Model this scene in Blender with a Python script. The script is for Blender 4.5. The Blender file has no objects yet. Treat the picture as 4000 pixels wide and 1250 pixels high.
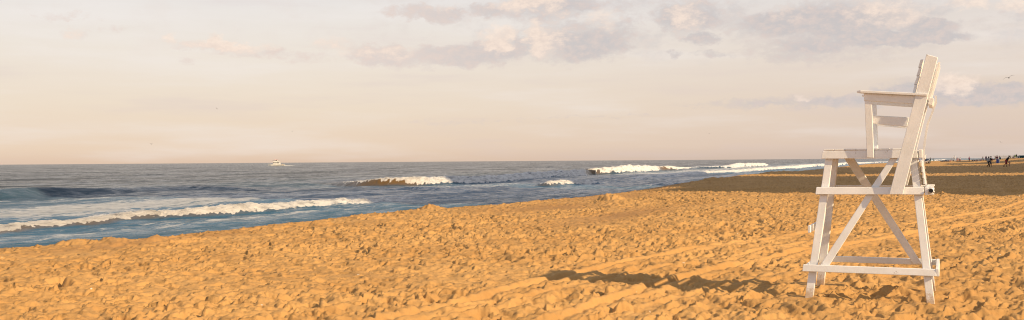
import bpy, bmesh, math, random
import numpy as np
from mathutils import Vector, Matrix
from mathutils.bvhtree import BVHTree
R = math.radians
random.seed(7)
C = bpy.context.scene.collection
SC = bpy.context.scene

# ------------------------------------------------------------------ camera
FPX = 4100.0; ROLL = R(0.395); PITCH = math.atan(4/FPX); CAMZ = 1.7
SEAZ = -1.4
SUN_EL = 28.0; SUN_PHI = 57.0      # light travels 50 deg to the left of the view axis
AS = R(22.4)
S = np.array([math.sin(AS), math.cos(AS)]); N = np.array([-math.cos(AS), math.sin(AS)])   # along shore, out to sea

cam = bpy.data.cameras.new('camera'); co = bpy.data.objects.new('camera', cam); C.objects.link(co)
cam.sensor_width = 36; cam.lens = 36*FPX/4000; cam.clip_start = 0.5; cam.clip_end = 60000
co.location = (0, 0, CAMZ)
co.rotation_mode = 'QUATERNION'
co.rotation_quaternion = (Matrix.Rotation(R(90)+PITCH, 4, 'X') @ Matrix.Rotation(-ROLL, 4, 'Z')).to_quaternion()
SC.camera = co

def ray(px, py):
    x = (px-2000)/FPX; y = -(py-625)/FPX
    c, s = math.cos(ROLL), math.sin(ROLL)
    xw = x*c+y*s; yw = -x*s+y*c
    cp, sp = math.cos(PITCH), math.sin(PITCH)
    return np.array([xw, cp-yw*sp, sp+yw*cp])
def gz(px, py, z=0.0):
    r = ray(px, py); t = (z-CAMZ)/r[2]
    return np.array([0, 0, CAMZ])+r*t
def gd(px, py, Y):
    r = ray(px, py); return np.array([0, 0, CAMZ])+r*(Y/r[1])

# ------------------------------------------------------------------ tagging helpers
def tag(o, label=None, cat=None, group=None, kind=None):
    if label: o['label'] = label
    if cat: o['category'] = cat
    if group: o['group'] = group
    if kind: o['kind'] = kind
    return o
def empty(name, loc=(0, 0, 0), rz=0.0):
    o = bpy.data.objects.new(name, None); C.objects.link(o); o.location = loc; o.rotation_euler = (0, 0, rz)
    o.empty_display_size = 0.2
    return o
def kids(o): return list(o.children)
def copy_tree(o, parent=None):
    ch = kids(o)
    c = o.copy(); C.objects.link(c); c.parent = parent
    for k in ch: copy_tree(k, c)
    return c
def link(name, me, mat=None, parent=None):
    o = bpy.data.objects.new(name, me); C.objects.link(o)
    if mat is not None and not me.materials: me.materials.append(mat)
    o.parent = parent
    return o

class MB:
    def __init__(s): s.bm = bmesh.new()
    def hexa(s, p, bev=0.0):
        """p: 8 points, 0-3 one end loop, 4-7 the other"""
        b = bmesh.new()
        v = [b.verts.new(q) for q in p]
        for f in ((0, 1, 2, 3), (7, 6, 5, 4), (0, 4, 5, 1), (1, 5, 6, 2), (2, 6, 7, 3), (3, 7, 4, 0)):
            b.faces.new([v[i] for i in f])
        bmesh.ops.recalc_face_normals(b, faces=b.faces)
        if bev > 0: bmesh.ops.bevel(b, geom=list(b.edges), offset=bev, segments=1, affect='EDGES')
        me = bpy.data.meshes.new('t'); b.to_mesh(me); b.free(); s.bm.from_mesh(me); bpy.data.meshes.remove(me)
        return s
    def box(s, c, d, bev=0.0, rot=None):
        x, y, z = d[0]/2, d[1]/2, d[2]/2
        p = [(-x, -y, -z), (x, -y, -z), (x, y, -z), (-x, y, -z), (-x, -y, z), (x, -y, z), (x, y, z), (-x, y, z)]
        p = [Vector(q) for q in p]
        if rot is not None: p = [rot @ q for q in p]
        c = Vector(c)
        return s.hexa([q+c for q in p], bev)
    def tube(s, pts, rad, seg=8, cap=True, flat=1.0):
        pts = [Vector(p) for p in pts]
        if not hasattr(rad, '__len__'): rad = [rad]*len(pts)
        rings = []
        for i, p in enumerate(pts):
            a = pts[max(i-1, 0)]; b = pts[min(i+1, len(pts)-1)]
            t = (b-a).normalized()
            up = Vector((0, 0, 1)) if abs(t.z) < 0.9 else Vector((1, 0, 0))
            u = t.cross(up).normalized(); w = u.cross(t)
            rings.append([s.bm.verts.new(p+(u*math.cos(k*2*math.pi/seg)+w*flat*math.sin(k*2*math.pi/seg))*rad[i]) for k in range(seg)])
        for i in range(len(rings)-1):
            for k in range(seg):
                s.bm.faces.new([rings[i][k], rings[i][(k+1) % seg], rings[i+1][(k+1) % seg], rings[i+1][k]])
        if cap:
            s.bm.faces.new(rings[0][::-1]); s.bm.faces.new(rings[-1])
        return s
    def lathe(s, prof, seg=20, c=(0, 0, 0)):
        rings = [[s.bm.verts.new((c[0]+r*math.cos(k*2*math.pi/seg), c[1]+r*math.sin(k*2*math.pi/seg), c[2]+z)) for k in range(seg)] for r, z in prof]
        for i in range(len(rings)-1):
            for k in range(seg):
                s.bm.faces.new([rings[i][k], rings[i][(k+1) % seg], rings[i+1][(k+1) % seg], rings[i+1][k]])
        s.bm.faces.new(rings[0][::-1]); s.bm.faces.new(rings[-1])
        return s
    def sphere(s, c, r, sc=(1, 1, 1), sub=2):
        m = Matrix.Translation(Vector(c)) @ Matrix.Diagonal((r*sc[0], r*sc[1], r*sc[2], 1))
        bmesh.ops.create_icosphere(s.bm, subdivisions=sub, radius=1, matrix=m)
        return s
    def build(s, name, mat, parent=None, smooth=False):
        bmesh.ops.recalc_face_normals(s.bm, faces=s.bm.faces)
        me = bpy.data.meshes.new(name); s.bm.to_mesh(me); s.bm.free()
        if smooth:
            me.polygons.foreach_set('use_smooth', [True]*len(me.polygons))
        return link(name, me, mat, parent)

# ------------------------------------------------------------------ numpy noise
def _hash(ix, iy, seed):
    h = (ix.astype(np.int64)*374761393 + iy.astype(np.int64)*668265263 + seed*2147483647*13) & 0xffffffff
    h = ((h ^ (h >> 13))*1274126177) & 0xffffffff
    h = ((h ^ (h >> 16))*2246822519) & 0xffffffff
    return ((h ^ (h >> 15)) & 0xffffff)/float(0x1000000)
def perlin(x, y, seed=0):
    ix = np.floor(x); iy = np.floor(y); fx = x-ix; fy = y-iy
    u = fx*fx*fx*(fx*(fx*6-15)+10); v = fy*fy*fy*(fy*(fy*6-15)+10)
    def g(dx, dy):
        a = _hash(ix+dx, iy+dy, seed)*2*np.pi
        return np.cos(a)*(fx-dx)+np.sin(a)*(fy-dy)
    n00, n10, n01, n11 = g(0, 0), g(1, 0), g(0, 1), g(1, 1)
    return ((n00*(1-u)+n10*u)*(1-v)+(n01*(1-u)+n11*u)*v)*1.4
def fbm(x, y, seed=0, octv=4, gain=.5):
    r = 0; a = 1; t = 0
    for i in range(octv):
        r = r+a*perlin(x*2**i+17.3*i, y*2**i-9.1*i, seed+i*7); t += a; a *= gain
    return r/t
def sstep(a, b, x):
    t = np.clip((x-a)/(b-a), 0, 1); return t*t*(3-2*t)
def pits(x, y, cell, seed, dens=1.0):
    """field of footprint-like hollows with a pushed-up rim, every one its own size, depth and heading"""
    gx = x/cell; gy = y/cell; ix = np.floor(gx); iy = np.floor(gy)
    out = np.zeros_like(x)
    for dx in (-1, 0, 1):
        for dy in (-1, 0, 1):
            cx = ix+dx; cy = iy+dy
            h1 = _hash(cx, cy, seed); h2 = _hash(cx, cy, seed+1); h3 = _hash(cx, cy, seed+2); h4 = _hash(cx, cy, seed+3); h5 = _hash(cx, cy, seed+4)
            px = gx-(cx+.5+(h1-.5)*.9); py = gy-(cy+.5+(h2-.5)*.9)
            an = .46+(h3-.5)*1.7; ca = np.cos(an); sa = np.sin(an)
            sz = .28+.34*h4
            a = (px*ca+py*sa)/sz; b = (-px*sa+py*ca)/(sz*(.45+.3*h5))
            b = b*1.1; d = np.sqrt(a*a+b*b)
            dep = np.where(h5 < dens, .35+.65*h4, 0)
            pit = -(1-sstep(.50, 1.0, d)) + .22*np.exp(-((d-1.2)/.2)**2)*(.3+.7*(a > 0))
            pit = np.where(d > 1.7, 0, pit)
            out += dep*pit
    return out

def grid_mesh(name, X, Y, Z, keep=None, attrs=None):
    nr, nc = X.shape
    co_ = np.stack([X.ravel(), Y.ravel(), Z.ravel()], 1).astype(np.float32)
    idx = np.arange(nr*nc, dtype=np.int64).reshape(nr, nc)
    q = np.stack([idx[:-1, :-1], idx[:-1, 1:], idx[1:, 1:], idx[1:, :-1]], -1).reshape(-1, 4)
    if keep is not None:
        k = keep.ravel(); q = q[k[q].all(1)]
        used = np.zeros(nr*nc, bool); used[q.ravel()] = True
        remap = np.cumsum(used)-1
        co_ = co_[used]; q = remap[q]
        if attrs: attrs = {a: v.ravel()[used] for a, v in attrs.items()}
    elif attrs: attrs = {a: v.ravel() for a, v in attrs.items()}
    me = bpy.data.meshes.new(name)
    me.vertices.add(len(co_)); me.vertices.foreach_set('co', co_.ravel())
    me.loops.add(q.size); me.loops.foreach_set('vertex_index', q.ravel().astype(np.int32))
    me.polygons.add(len(q)); me.polygons.foreach_set('loop_start', (np.arange(len(q))*4).astype(np.int32))
    try: me.polygons.foreach_set('loop_total', np.full(len(q), 4, np.int32))
    except Exception: pass
    me.update(calc_edges=True)
    me.polygons.foreach_set('use_smooth', np.ones(len(q), bool))
    if attrs:
        for a, v in attrs.items():
            at = me.attributes.new(a, 'FLOAT', 'POINT'); at.data.foreach_set('value', v.astype(np.float32))
    me.validate()
    return me

# ------------------------------------------------------------------ materials
def newmat(name):
    m = bpy.data.materials.new(name); m.use_nodes = True
    nt = m.node_tree; nt.nodes.clear()
    out = nt.nodes.new('ShaderNodeOutputMaterial'); p = nt.nodes.new('ShaderNodeBsdfPrincipled')
    nt.links.new(p.outputs[0], out.inputs[0])
    return m, nt, p
def nd(nt, t, **kw):
    n = nt.nodes.new(t)
    for k, v in kw.items():
        if k.startswith('i_'): n.inputs[int(k[2:])].default_value = v
        else: setattr(n, k, v)
    return n
def mathn(nt, op, a, b=None, c=None, clamp=False):
    n = nt.nodes.new('ShaderNodeMath'); n.operation = op; n.use_clamp = clamp
    for i, v in enumerate((a, b, c)):
        if v is None: continue
        if hasattr(v, 'links'): nt.links.new(v, n.inputs[i])
        else: n.inputs[i].default_value = v
    return n.outputs[0]
def mixc(nt, f, a, b, blend='MIX'):
    n = nt.nodes.new('ShaderNodeMix'); n.data_type = 'RGBA'; n.blend_type = blend
    for i, v in ((0, f), (6, a), (7, b)):
        if hasattr(v, 'links'): nt.links.new(v, n.inputs[i])
        else: n.inputs[i].default_value = (v if i == 0 else (tuple(v)+(1,))[:4])
    return n.outputs[2]
def noise(nt, vec, scale, detail=3, rough=.5, typ=None):
    n = nt.nodes.new('ShaderNodeTexNoise'); n.inputs['Scale'].default_value = scale
    n.inputs['Detail'].default_value = detail; n.inputs['Roughness'].default_value = rough
    if vec is not None: nt.links.new(vec, n.inputs['Vector'])
    return n.outputs[0]
def ramp(nt, f, pts):
    n = nt.nodes.new('ShaderNodeValToRGB'); e = n.color_ramp.elements
    while len(e) > 1: e.remove(e[0])
    e[0].position = pts[0][0]; e[0].color = tuple(pts[0][1])+(1,)
    for p, c in pts[1:]:
        k = e.new(p); k.color = tuple(c)+(1,)
    nt.links.new(f, n.inputs[0]); return n.outputs[0]
def smap(nt, v, a, b, c=0.0, d=1.0, interp='SMOOTHSTEP'):
    n = nt.nodes.new('ShaderNodeMapRange'); n.interpolation_type = interp
    nt.links.new(v, n.inputs[0])
    for i, x in enumerate((a, b, c, d)): n.inputs[i+1].default_value = x
    return n.outputs[0]
def bump(nt, h, strength, dist, p, prev=None):
    n = nt.nodes.new('ShaderNodeBump'); n.inputs['Strength'].default_value = strength; n.inputs['Distance'].default_value = dist
    nt.links.new(h, n.inputs['Height'])
    if prev is not None: nt.links.new(prev, n.inputs['Normal'])
    if p is not None: nt.links.new(n.outputs[0], p.inputs['Normal'])
    return n.outputs[0]
def simple(name, col, rough=.6, var=.12, scale=12, metal=0):
    m, nt, p = newmat(name)
    tc = nd(nt, 'ShaderNodeTexCoord')
    f = noise(nt, tc.outputs['Object'], scale, 4, .6)
    a = tuple(max(0, c*(1-var)) for c in col); b = tuple(min(1, c*(1+var)) for c in col)
    nt.links.new(mixc(nt, f, a, b), p.inputs['Base Color'])
    p.inputs['Roughness'].default_value = rough; p.inputs['Metallic'].default_value = metal
    return m

def paint_mat():
    m, nt, p = newmat('weathered_white_paint')
    tc = nd(nt, 'ShaderNodeTexCoord'); ob = tc.outputs['Object']
    mp = nd(nt, 'ShaderNodeMapping'); mp.inputs['Scale'].default_value = (1, 1, 1); nt.links.new(ob, mp.inputs[0])
    n1 = noise(nt, mp.outputs[0], 3.5, 5, .65)
    base = mixc(nt, smap(nt, n1, .3, .7), (.90, .90, .91), (.80, .80, .80))
    # fine grain streaks
    n2 = noise(nt, mp.outputs[0], 60, 3, .7)
    base = mixc(nt, mathn(nt, 'MULTIPLY', smap(nt, n2, .55, .8), .25), base, (.55, .50, .43))
    # chips and worn spots
    n3 = noise(nt, mp.outputs[0], 10, 7, .8)
    chip = smap(nt, n3, .635, .67)
    base = mixc(nt, mathn(nt, 'MULTIPLY', chip, .8), base, (.30, .21, .13))
    # wet sand stuck on the feet
    sx = nd(nt, 'ShaderNodeSeparateXYZ'); nt.links.new(ob, sx.inputs[0])
    zz = mathn(nt, 'ADD', sx.outputs[2], mathn(nt, 'MULTIPLY', mathn(nt, 'SUBTRACT', n3, .5), .55))
    base = mixc(nt, mathn(nt, 'MULTIPLY', smap(nt, zz, .16, .02), .75), base, (.50, .32, .15))
    nt.links.new(base, p.inputs['Base Color'])
    p.inputs['Roughness'].default_value = .55
    mp2 = nd(nt, 'ShaderNodeMapping'); mp2.inputs['Scale'].default_value = (6, 6, 1); nt.links.new(ob, mp2.inputs[0])
    b1 = bump(nt, noise(nt, mp2.outputs[0], 30, 4, .7), .35, .004, None)
    bump(nt, n3, .4, .004, p, b1)
    return m

M = dict(paint=paint_mat(),
    bare=simple('peeling_bare_wood', (.42, .30, .19), .8, .5, 40),
    black=simple('black_rubber', (.01, .01, .012), .5),
    hull=simple('white_hull_gelcoat', (.78, .77, .73), .35, .05, 1),
    glass=simple('dark_boat_glass', (.02, .025, .03), .1),
    red=simple('red_canvas', (.60, .06, .03), .8), bluegrey=simple('blue_grey_canvas', (.12, .16, .2), .8),
    skin=simple('tan_skin', (.33, .18, .11), .6), skind=simple('dark_skin', (.10, .05, .03), .6), hair=simple('dark_hair', (.012, .01, .009), .6, .3),
    c_black=simple('black_cloth', (.012, .012, .014), .9), c_white=simple('white_cloth', (.75, .74, .72), .9), c_grey=simple('grey_cloth', (.34, .35, .37), .9),
    c_maroon=simple('maroon_cloth', (.22, .015, .03), .9), c_orange=simple('orange_cloth', (.65, .17, .05), .9), c_rust=simple('rust_cloth', (.40, .07, .04), .9),
    c_yellow=simple('fluorescent_cloth', (.45, .75, .02), .8), c_navy=simple('navy_cloth', (.02, .03, .07), .9), c_purple=simple('purple_cloth', (.18, .03, .10), .9),
    c_pink=simple('pink_cloth', (.62, .30, .27), .9), c_green=simple('green_cloth', (.04, .16, .10), .9), c_tan=simple('tan_cloth', (.5, .38, .26), .9),
    barrel=simple('blue_plastic', (.015, .06, .33), .4, .1), barrelw=simple('white_plastic', (.75, .77, .80), .4, .05), bin=simple('teal_dumpster', (.01, .10, .14), .5),
    grey=simple('grey_timber', (.28, .29, .30), .8), feather=simple('white_feathers', (.45, .43, .42), .8), fdark=simple('dark_feathers', (.06, .055, .055), .8))

# ------------------------------------------------------------------ shoreline and sand height
crest_s = np.array([-200, 0, 15.5, 18.2, 23, 28.6, 33.9, 38.8, 47.1, 59.8, 68, 79.4, 98.7, 116.8, 136.4, 150.2, 175, 356, 500, 590, 700, 800, 900, 1300, 3000.])
crest_n = np.array([17, 17.3, 17.5, 16.7, 16.8, 17.0, 17.2, 16.0, 15.5, 15.4, 16.4, 18.0, 18.6, 20.6, 19.8, 18.8, 19.0, 22.1, 14, 9, 4, -14, -28, -80, -250])
tracks = []
def trk(pix):
    return [gz(x, y)[:2] for x, y in pix]
tracks.append((trk([(1250, 1330), (2000, 1130), (2280, 1064), (2559, 1001), (2850, 955), (3168, 912), (3420, 890), (3637, 866), (3936, 814), (4060, 765)]), .15, 1.1))
tracks.append((trk([(1900, 1340), (2224, 1247), (2559, 1119), (2699, 1080), (3152, 982), (3450, 935), (3700, 897), (4050, 835), (4200, 800)]), .16, 1.2))
tracks.append((trk([(1400, 1330), (2000, 1175), (2300, 1105), (2640, 1040), (3168, 948), (3500, 915), (3800, 880)]), .10, .8))
tracks.append((trk([(2300, 1330), (2600, 1185), (2900, 1105), (3168, 1050), (3500, 985)]), .09, .6))
tracks.append((trk([(3300, 838), (3637, 800), (3920, 765), (3870, 715), (3850, 690)]), .2, .6))
mounds = [(300, 958, .34, .11), (408, 958, .34, .07), (452, 952, .30, .10), (535, 952, .50, .10), (606, 946, .26, .11), (690, 942, .50, .10), (1684, 817, .38, .22),
          (2385, 790, .55, .42), (2425, 795, .9, .16), (1890, 822, .8, .12), (2820, 704, 1.6, .30), (3060, 676, 3, .28), (1240, 880, .4, .1), (1450, 855, .4, .1)]
mounds = [(gz(x, y)[:2], r, h*.75) for x, y, r, h in mounds]
smooth_spots = [(gz(2150, 812)[:2], 4.0, 1.6), (gz(2430, 840)[:2], 6.0, 1.0), (gz(600, 945)[:2], 3.0, .5), (gz(2400, 770)[:2], 5, 1.2)]
smooth_spots = [(p, a, w) for p, a, w in smooth_spots]

def sand_base(X, Y):
    s_ = X*S[0]+Y*S[1]; n_ = X*N[0]+Y*N[1]
    nc = np.interp(s_, crest_s, crest_n)
    d = n_-nc
    z = -.16*np.maximum(d-.4, 0)-.10*np.clip(d, 0, .5)
    z = np.maximum(z, -3.0)
    rise = (.3*sstep(-7, -29, d)+.075*np.maximum(0, -d-28))*sstep(40, 150, Y)
    z = z+np.minimum(rise, 1.42)
    return z, d, s_, n_

def sand_height(X, Y, detail=True):
    z, d, s_, n_ = sand_base(X, Y)
    if not detail: return z
    land = sstep(.9, -.4, d)
    sm = np.ones_like(X)
    wet = np.zeros_like(X)
    for p, a, b in smooth_spots:
        g = np.exp(-(((X-p[0])*S[0]+(Y-p[1])*S[1])/a)**2-(((X-p[0])*N[0]+(Y-p[1])*N[1])/b)**2)
        sm = sm*(1-.80*g); wet = np.maximum(wet, g)
    flat = np.zeros_like(X); tr = np.zeros_like(X)
    near = (Y < 75)
    for pts, hw, amp in tracks:
        P = np.array(pts)
        best = np.full(X.shape, 1e9)
        xs = X[near]+.12*perlin(X[near]*.5, Y[near]*.5, 91); ys = Y[near]+.12*perlin(X[near]*.5, Y[near]*.5, 97)
        bb = np.full(xs.shape, 1e9); al = np.zeros(xs.shape); L0 = 0
        for a, b in zip(P[:-1], P[1:]):
            v = b-a; L = np.hypot(*v); v = v/L
            t = np.clip((xs-a[0])*v[0]+(ys-a[1])*v[1], 0, L)
            dx = xs-(a[0]+v[0]*t); dy = ys-(a[1]+v[1]*t); dd = np.hypot(dx, dy)*np.sign(dx*v[1]-dy*v[0]+1e-9)
            m = np.abs(dd) < np.abs(bb); bb[m] = dd[m]; al[m] = (L0+t)[m]; L0 += L
        prof = -.050*sstep(hw*1.0, hw*.60, np.abs(bb)) + .055*np.exp(-((bb-hw*1.3)/.07)**2) + .045*np.exp(-((bb+hw*1.2)/.06)**2)
        prof += .018*np.exp(-((bb+hw*.35)/.035)**2)+.014*np.exp(-((bb-hw*.3)/.035)**2)
        prof += .006*np.sin(al*40)*sstep(hw, hw*.8, np.abs(bb))
        mask = np.zeros(X.shape); mask[near] = prof*amp*(.75+.5*fbm(al*.7, bb*0, 5, 2)); tr += mask
        mm = np.zeros(X.shape); mm[near] = sstep(hw*2.2, hw*1.1, np.abs(bb))*min(.92, amp); flat = np.maximum(flat, mm)
    wx = X+.10*perlin(X*2.1, Y*2.1, 31)+.04*perlin(X*6, Y*6, 33)+.018*perlin(X*15, Y*15, 35); wy = Y+.10*perlin(X*2.1, Y*2.1, 32)+.04*perlin(X*6, Y*6, 34)+.018*perlin(X*15, Y*15, 36)
    leftw = sstep(.10, -.35, X/np.maximum(Y, 1))
    foot = (.074+.028*leftw)*pits(wx, wy, .39, 11, .62)+(.062+.024*leftw)*pits(wx+7.7, wy-3.1, .25, 23, .62)+.026*pits(wx*1.0+3, wy+9, .16, 41, .5)
    far = sstep(30, 90, Y)
    # hummocks skewed down-sun to cast more shade: long sunward side, short steep lee side
    lx, ly = -math.sin(R(SUN_PHI)), math.cos(R(SUN_PHI))
    ux, uy = .90, .44
    def lean(f, asp, sd, c):
        q = perlin((wx*ux+wy*uy)*f/asp, (-wx*uy+wy*ux)*f, sd)
        for _ in range(3):
            gx_ = wx-lx*c*q; gy_ = wy-ly*c*q
            q = perlin((gx_*ux+gy_*uy)*f/asp, (-gx_*uy+gy_*ux)*f, sd)
        return q
    rightw = sstep(.12, .42, X/np.maximum(Y, 1))
    hum = (.034*lean(1.5, 2.0, 60, .30)+.055*lean(3.8, 1.9, 61, .17)+.052*lean(6.8, 1.8, 62, .105)+.028*lean(12, 1.6, 63, .055))*(1+.10*rightw)*(1-.25*leftw)
    rd = np.clip(1-np.abs(fbm(wx*2.3, wy*2.3, 55, 3, .5))*3.2, -1, 1)
    sm = sm*(1-.80*flat)
    var = np.clip(1.12+.8*fbm(X*.22, Y*.22, 71, 2), .4, 1.5)*(1+.35*far)
    det = var*sm*(foot*(1-.45*rightw)+hum+.008*rd+.006*fbm(X*9, Y*9, 81, 3))
    det += .06*fbm(X*.35, Y*.35, 85, 2)*sstep(9, 20, Y)*(1-far)+.008*fbm(X*4, Y*4, 86, 3)
    # churned, clumpy patches
    cl = sstep(.05, .35, fbm(X*.5, Y*.5, 88, 2))
    det += .026*cl*np.maximum(0, perlin(X*7, Y*9, 89))*sm*sstep(60, 30, Y)
    z = z+det*land+tr*land
    for p, r, h in mounds:
        dd = np.hypot(X-p[0], Y-p[1])/r*(1+.25*perlin(X*2.5/r, Y*2.5/r, 99))
        z = z+h*np.maximum(0, 1-dd*dd/2.2)**1.5*(1+.18*perlin(X*4/r, Y*4/r, 98))
    # sand heaped and scooped round the feet of the chair
    for a_, b_ in ((.73, -.74), (-.70, -.74), (.73, .74), (-.70, .74)):
        fx = 4.477+a_*N[0]+b_*S[0]; fy = 13.066+a_*N[1]+b_*S[1]
        dd = np.hypot(X-fx, Y-fy); kf = np.exp(-(dd/.32)**2); z = z*(1-kf)+.025*np.exp(-((dd-.17)/.08)**2)*(1+.8*perlin(X*5, Y*5, 95))
    # scarp lumps along the berm lip
    z = z+land*.05*np.exp(-((d+.5)/.6)**2)*np.maximum(-.3, fbm(s_*.5, n_*.5, 77, 3)*2.2)*sstep(200, 40, Y)
    return z, wet*.9+np.clip(sstep(-.7, .6, d), 0, 1)

def ground_z(x, y):
    return float(sand_base(np.array([x]), np.array([y]))[0][0])

def build_sand():
    az = np.radians(np.linspace(-31, 31, 1400))
    r1 = 8.5*np.exp(np.arange(0, 2.0, .0020))          # 8.5 .. 63
    r2 = r1[-1]*np.exp(np.arange(.005, 2.8, .0055))      # .. 1000
    r = np.concatenate([r1, r2])
    RR, AA = np.meshgrid(r, az, indexing='ij')
    X = RR*np.sin(AA); Y = RR*np.cos(AA)
    z, d, s_, n_ = sand_base(X, Y)
    keep = d < 14
    Z, wet = sand_height(X, Y)
    me = grid_mesh('sand', X, Y, Z, keep, {'wet': wet})
    return me
def build_sand_around():
    """the rest of the beach around the viewer, coarser: behind, beside, and far along the shore"""
    s_ = np.concatenate([np.linspace(-900, -30, 60), np.linspace(-28, 120, 160), np.linspace(124, 1500, 120), np.linspace(1550, 6000, 40)])
    n_ = np.concatenate([np.linspace(-400, -60, 30), np.linspace(-58, 40, 110)])
    SS, NN = np.meshgrid(s_, n_, indexing='ij')
    X = SS*S[0]+NN*N[0]; Y = SS*S[1]+NN*N[1]
    z, d, a, b = sand_base(X, Y)
    ang = np.degrees(np.arctan2(X, Y)); rr = np.hypot(X, Y)
    inside = (np.abs(ang) < 31.3) & (rr > 8) & (rr < 1050)
    z = z+np.where(inside, -.35, -.02)+.03*perlin(X*.7, Y*.7, 3)*(~inside)
    return grid_mesh('sand_beyond', X, Y, z, None, {'wet': sstep(-.7, .6, d)})

def sand_mat():
    m, nt, p = newmat('beach_sand')
    tc = nd(nt, 'ShaderNodeTexCoord'); ob = tc.outputs['Object']
    n1 = noise(nt, ob, .35, 4, .6); n2 = noise(nt, ob, 3.0, 5, .65); n3 = noise(nt, ob, 45, 3, .7)
    c = mixc(nt, smap(nt, n1, .38, .62), (.52, .300, .112), (.44, .245, .088))
    c = mixc(nt, mathn(nt, 'MULTIPLY', smap(nt, n2, .35, .75), .45), c, (.575, .350, .142))
    c = mixc(nt, mathn(nt, 'MULTIPLY', smap(nt, n3, .5, .8), .30), c, (.33, .19, .08))
    at = nd(nt, 'ShaderNodeAttribute', attribute_name='wet')
    c = mixc(nt, mathn(nt, 'MULTIPLY', at.outputs['Fac'], .62), c, (.31, .165, .07))
    n4 = noise(nt, ob, 8.0, 2, .5)
    c = mixc(nt, mathn(nt, 'MULTIPLY', smap(nt, n4, .765, .79), .7), c, (.85, .80, .7))
    nt.links.new(c, p.inputs['Base Color'])
    p.inputs['Roughness'].default_value = .92; p.inputs['Specular IOR Level'].default_value = .25
    b = bump(nt, noise(nt, ob, 14, 6, .75), .7, .022, None)
    bump(nt, noise(nt, ob, 90, 3, .7), .5, .006, p, b)
    return m
smat = sand_mat()
o = link('sand', build_sand(), smat); tag(o, kind='structure')
o = link('sand_beyond', build_sand_around(), smat); tag(o, kind='structure')

# ------------------------------------------------------------------ sea
# each wave: rows (px, y of crest, y of foot, foam 0..1, brown face 0..1) read off the photograph, put at their real place on the water
waves = [
 dict(dn=1.0, back=3.2, rows=[(-300, 915, 955, .35, .5), (0, 888, 913, .6, .7), (180, 862, 890, .8, .6), (453, 842, 868, .82, .6), (585, 823, 852, .8, .6), (792, 817, 846, .85, .5), (983, 793, 832, 1, .4), (1130, 792, 818, .9, .4), (1262, 778, 803, 1, .1), (1393, 777, 799, 1, 0), (1560, 770, 784, 1, 0), (1650, 765, 776, .7, 0), (1720, 768, 772, .1, 0)]),
 dict(dn=2.2, back=6, rows=[(-300, 752, 792, 0, .0), (0, 741, 778, 0, .0), (126, 733, 771, 0, .0), (218, 727, 765, 0, .05), (437, 729, 755, 0, 0), (634, 726, 743, 0, 0), (780, 726, 738, 0, 0), (918, 733, 738, 0, 0)]),
 dict(dn=2.0, back=5, rows=[(560, 727, 730, 0, 0), (650, 723, 730, 0, 0), (780, 724, 733, 0, 0), (930, 730, 734, 0, 0)]),
 dict(dn=2.2, back=5, rows=[(1230, 712, 716, 0, .2), (1330, 702, 722, .4, .5), (1437, 694, 724, .55, 1), (1530, 692, 724, .6, 1), (1600, 691, 724, .85, .9), (1680, 690, 722, 1, .3), (1820, 688, 718, 1, 0), (2000, 684, 710, 1, 0), (2075, 676, 704, 1, 0), (2200, 668, 695, .9, 0), (2300, 662, 686, .95, .2), (2325, 659, 681, .15, .9)]),
 dict(dn=2.2, back=5, rows=[(2312, 659, 680, .2, 1), (2345, 655, 679, .8, .6), (2420, 651, 678, 1, .2), (2503, 641, 674, 1, 0), (2582, 648, 669, 1, 0), (2600, 648, 664, .3, .9), (2640, 647, 663, .95, .5), (2680, 650, 662, .8, .2), (2730, 650, 657, .4, 0)]),
 dict(dn=2.5, back=6, rows=[(2700, 650, 655, .4, 0), (2760, 648, 656, .8, 0), (2885, 643, 655, 1, 0), (2904, 636, 653, 1, 0), (3000, 635, 648, 1, 0), (3020, 642, 645, .3, 0)]),
 dict(dn=1.6, back=5, rows=[(2540, 690, 696, .3, 0), (2600, 683, 693, .6, 0), (2700, 675, 685, .8, 0), (2792, 668, 680, .9, 0), (2885, 663, 673, 1, 0), (3000, 655, 666, 1, 0), (3100, 648, 658, 1, 0), (3200, 641, 652, 1, 0), (3330, 634, 643, 1, 0), (3420, 632, 638, .8, 0), (3700, 622, 627, .8, 0)]),
 dict(dn=1.2, back=3, rows=[(2050, 722, 727, .2, 0), (2100, 712, 730, .5, .5), (2160, 708, 730, .6, .5), (2230, 704, 724, .9, .2), (2340, 703, 718, 1, 0), (2370, 710, 718, .3, 0), (2420, 703, 712, .1, 0)]),
 dict(dn=1.0, back=2, rows=[(2570, 718, 724, .5, 0), (2620, 711, 722, .9, 0), (2690, 708, 718, .8, 0), (2730, 708, 713, .3, 0)]),
 dict(dn=2.5, back=7, rows=[(500, 680, 684, 0, 0), (560, 679, 685, 0, 0), (620, 680, 684, 0, 0), (700, 683, 686, 0, 0)]),
 dict(dn=2.5, back=7, rows=[(2080, 652, 655, 0, 0), (2180, 647, 653, 0, 0), (2260, 650, 652, 0, 0)]),
 dict(dn=2.0, back=6, rows=[(900, 690, 693, 0, 0), (1000, 694, 701, 0, 0), (1100, 697, 702, 0, 0), (1200, 701, 705, 0, 0)]),
 dict(dn=1.2, back=3, rows=[(1560, 735, 739, 0, 0), (1610, 727, 738, 0, 0), (1700, 733, 743, .1, 0), (1800, 741, 746, 0, 0)]),
]
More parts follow.
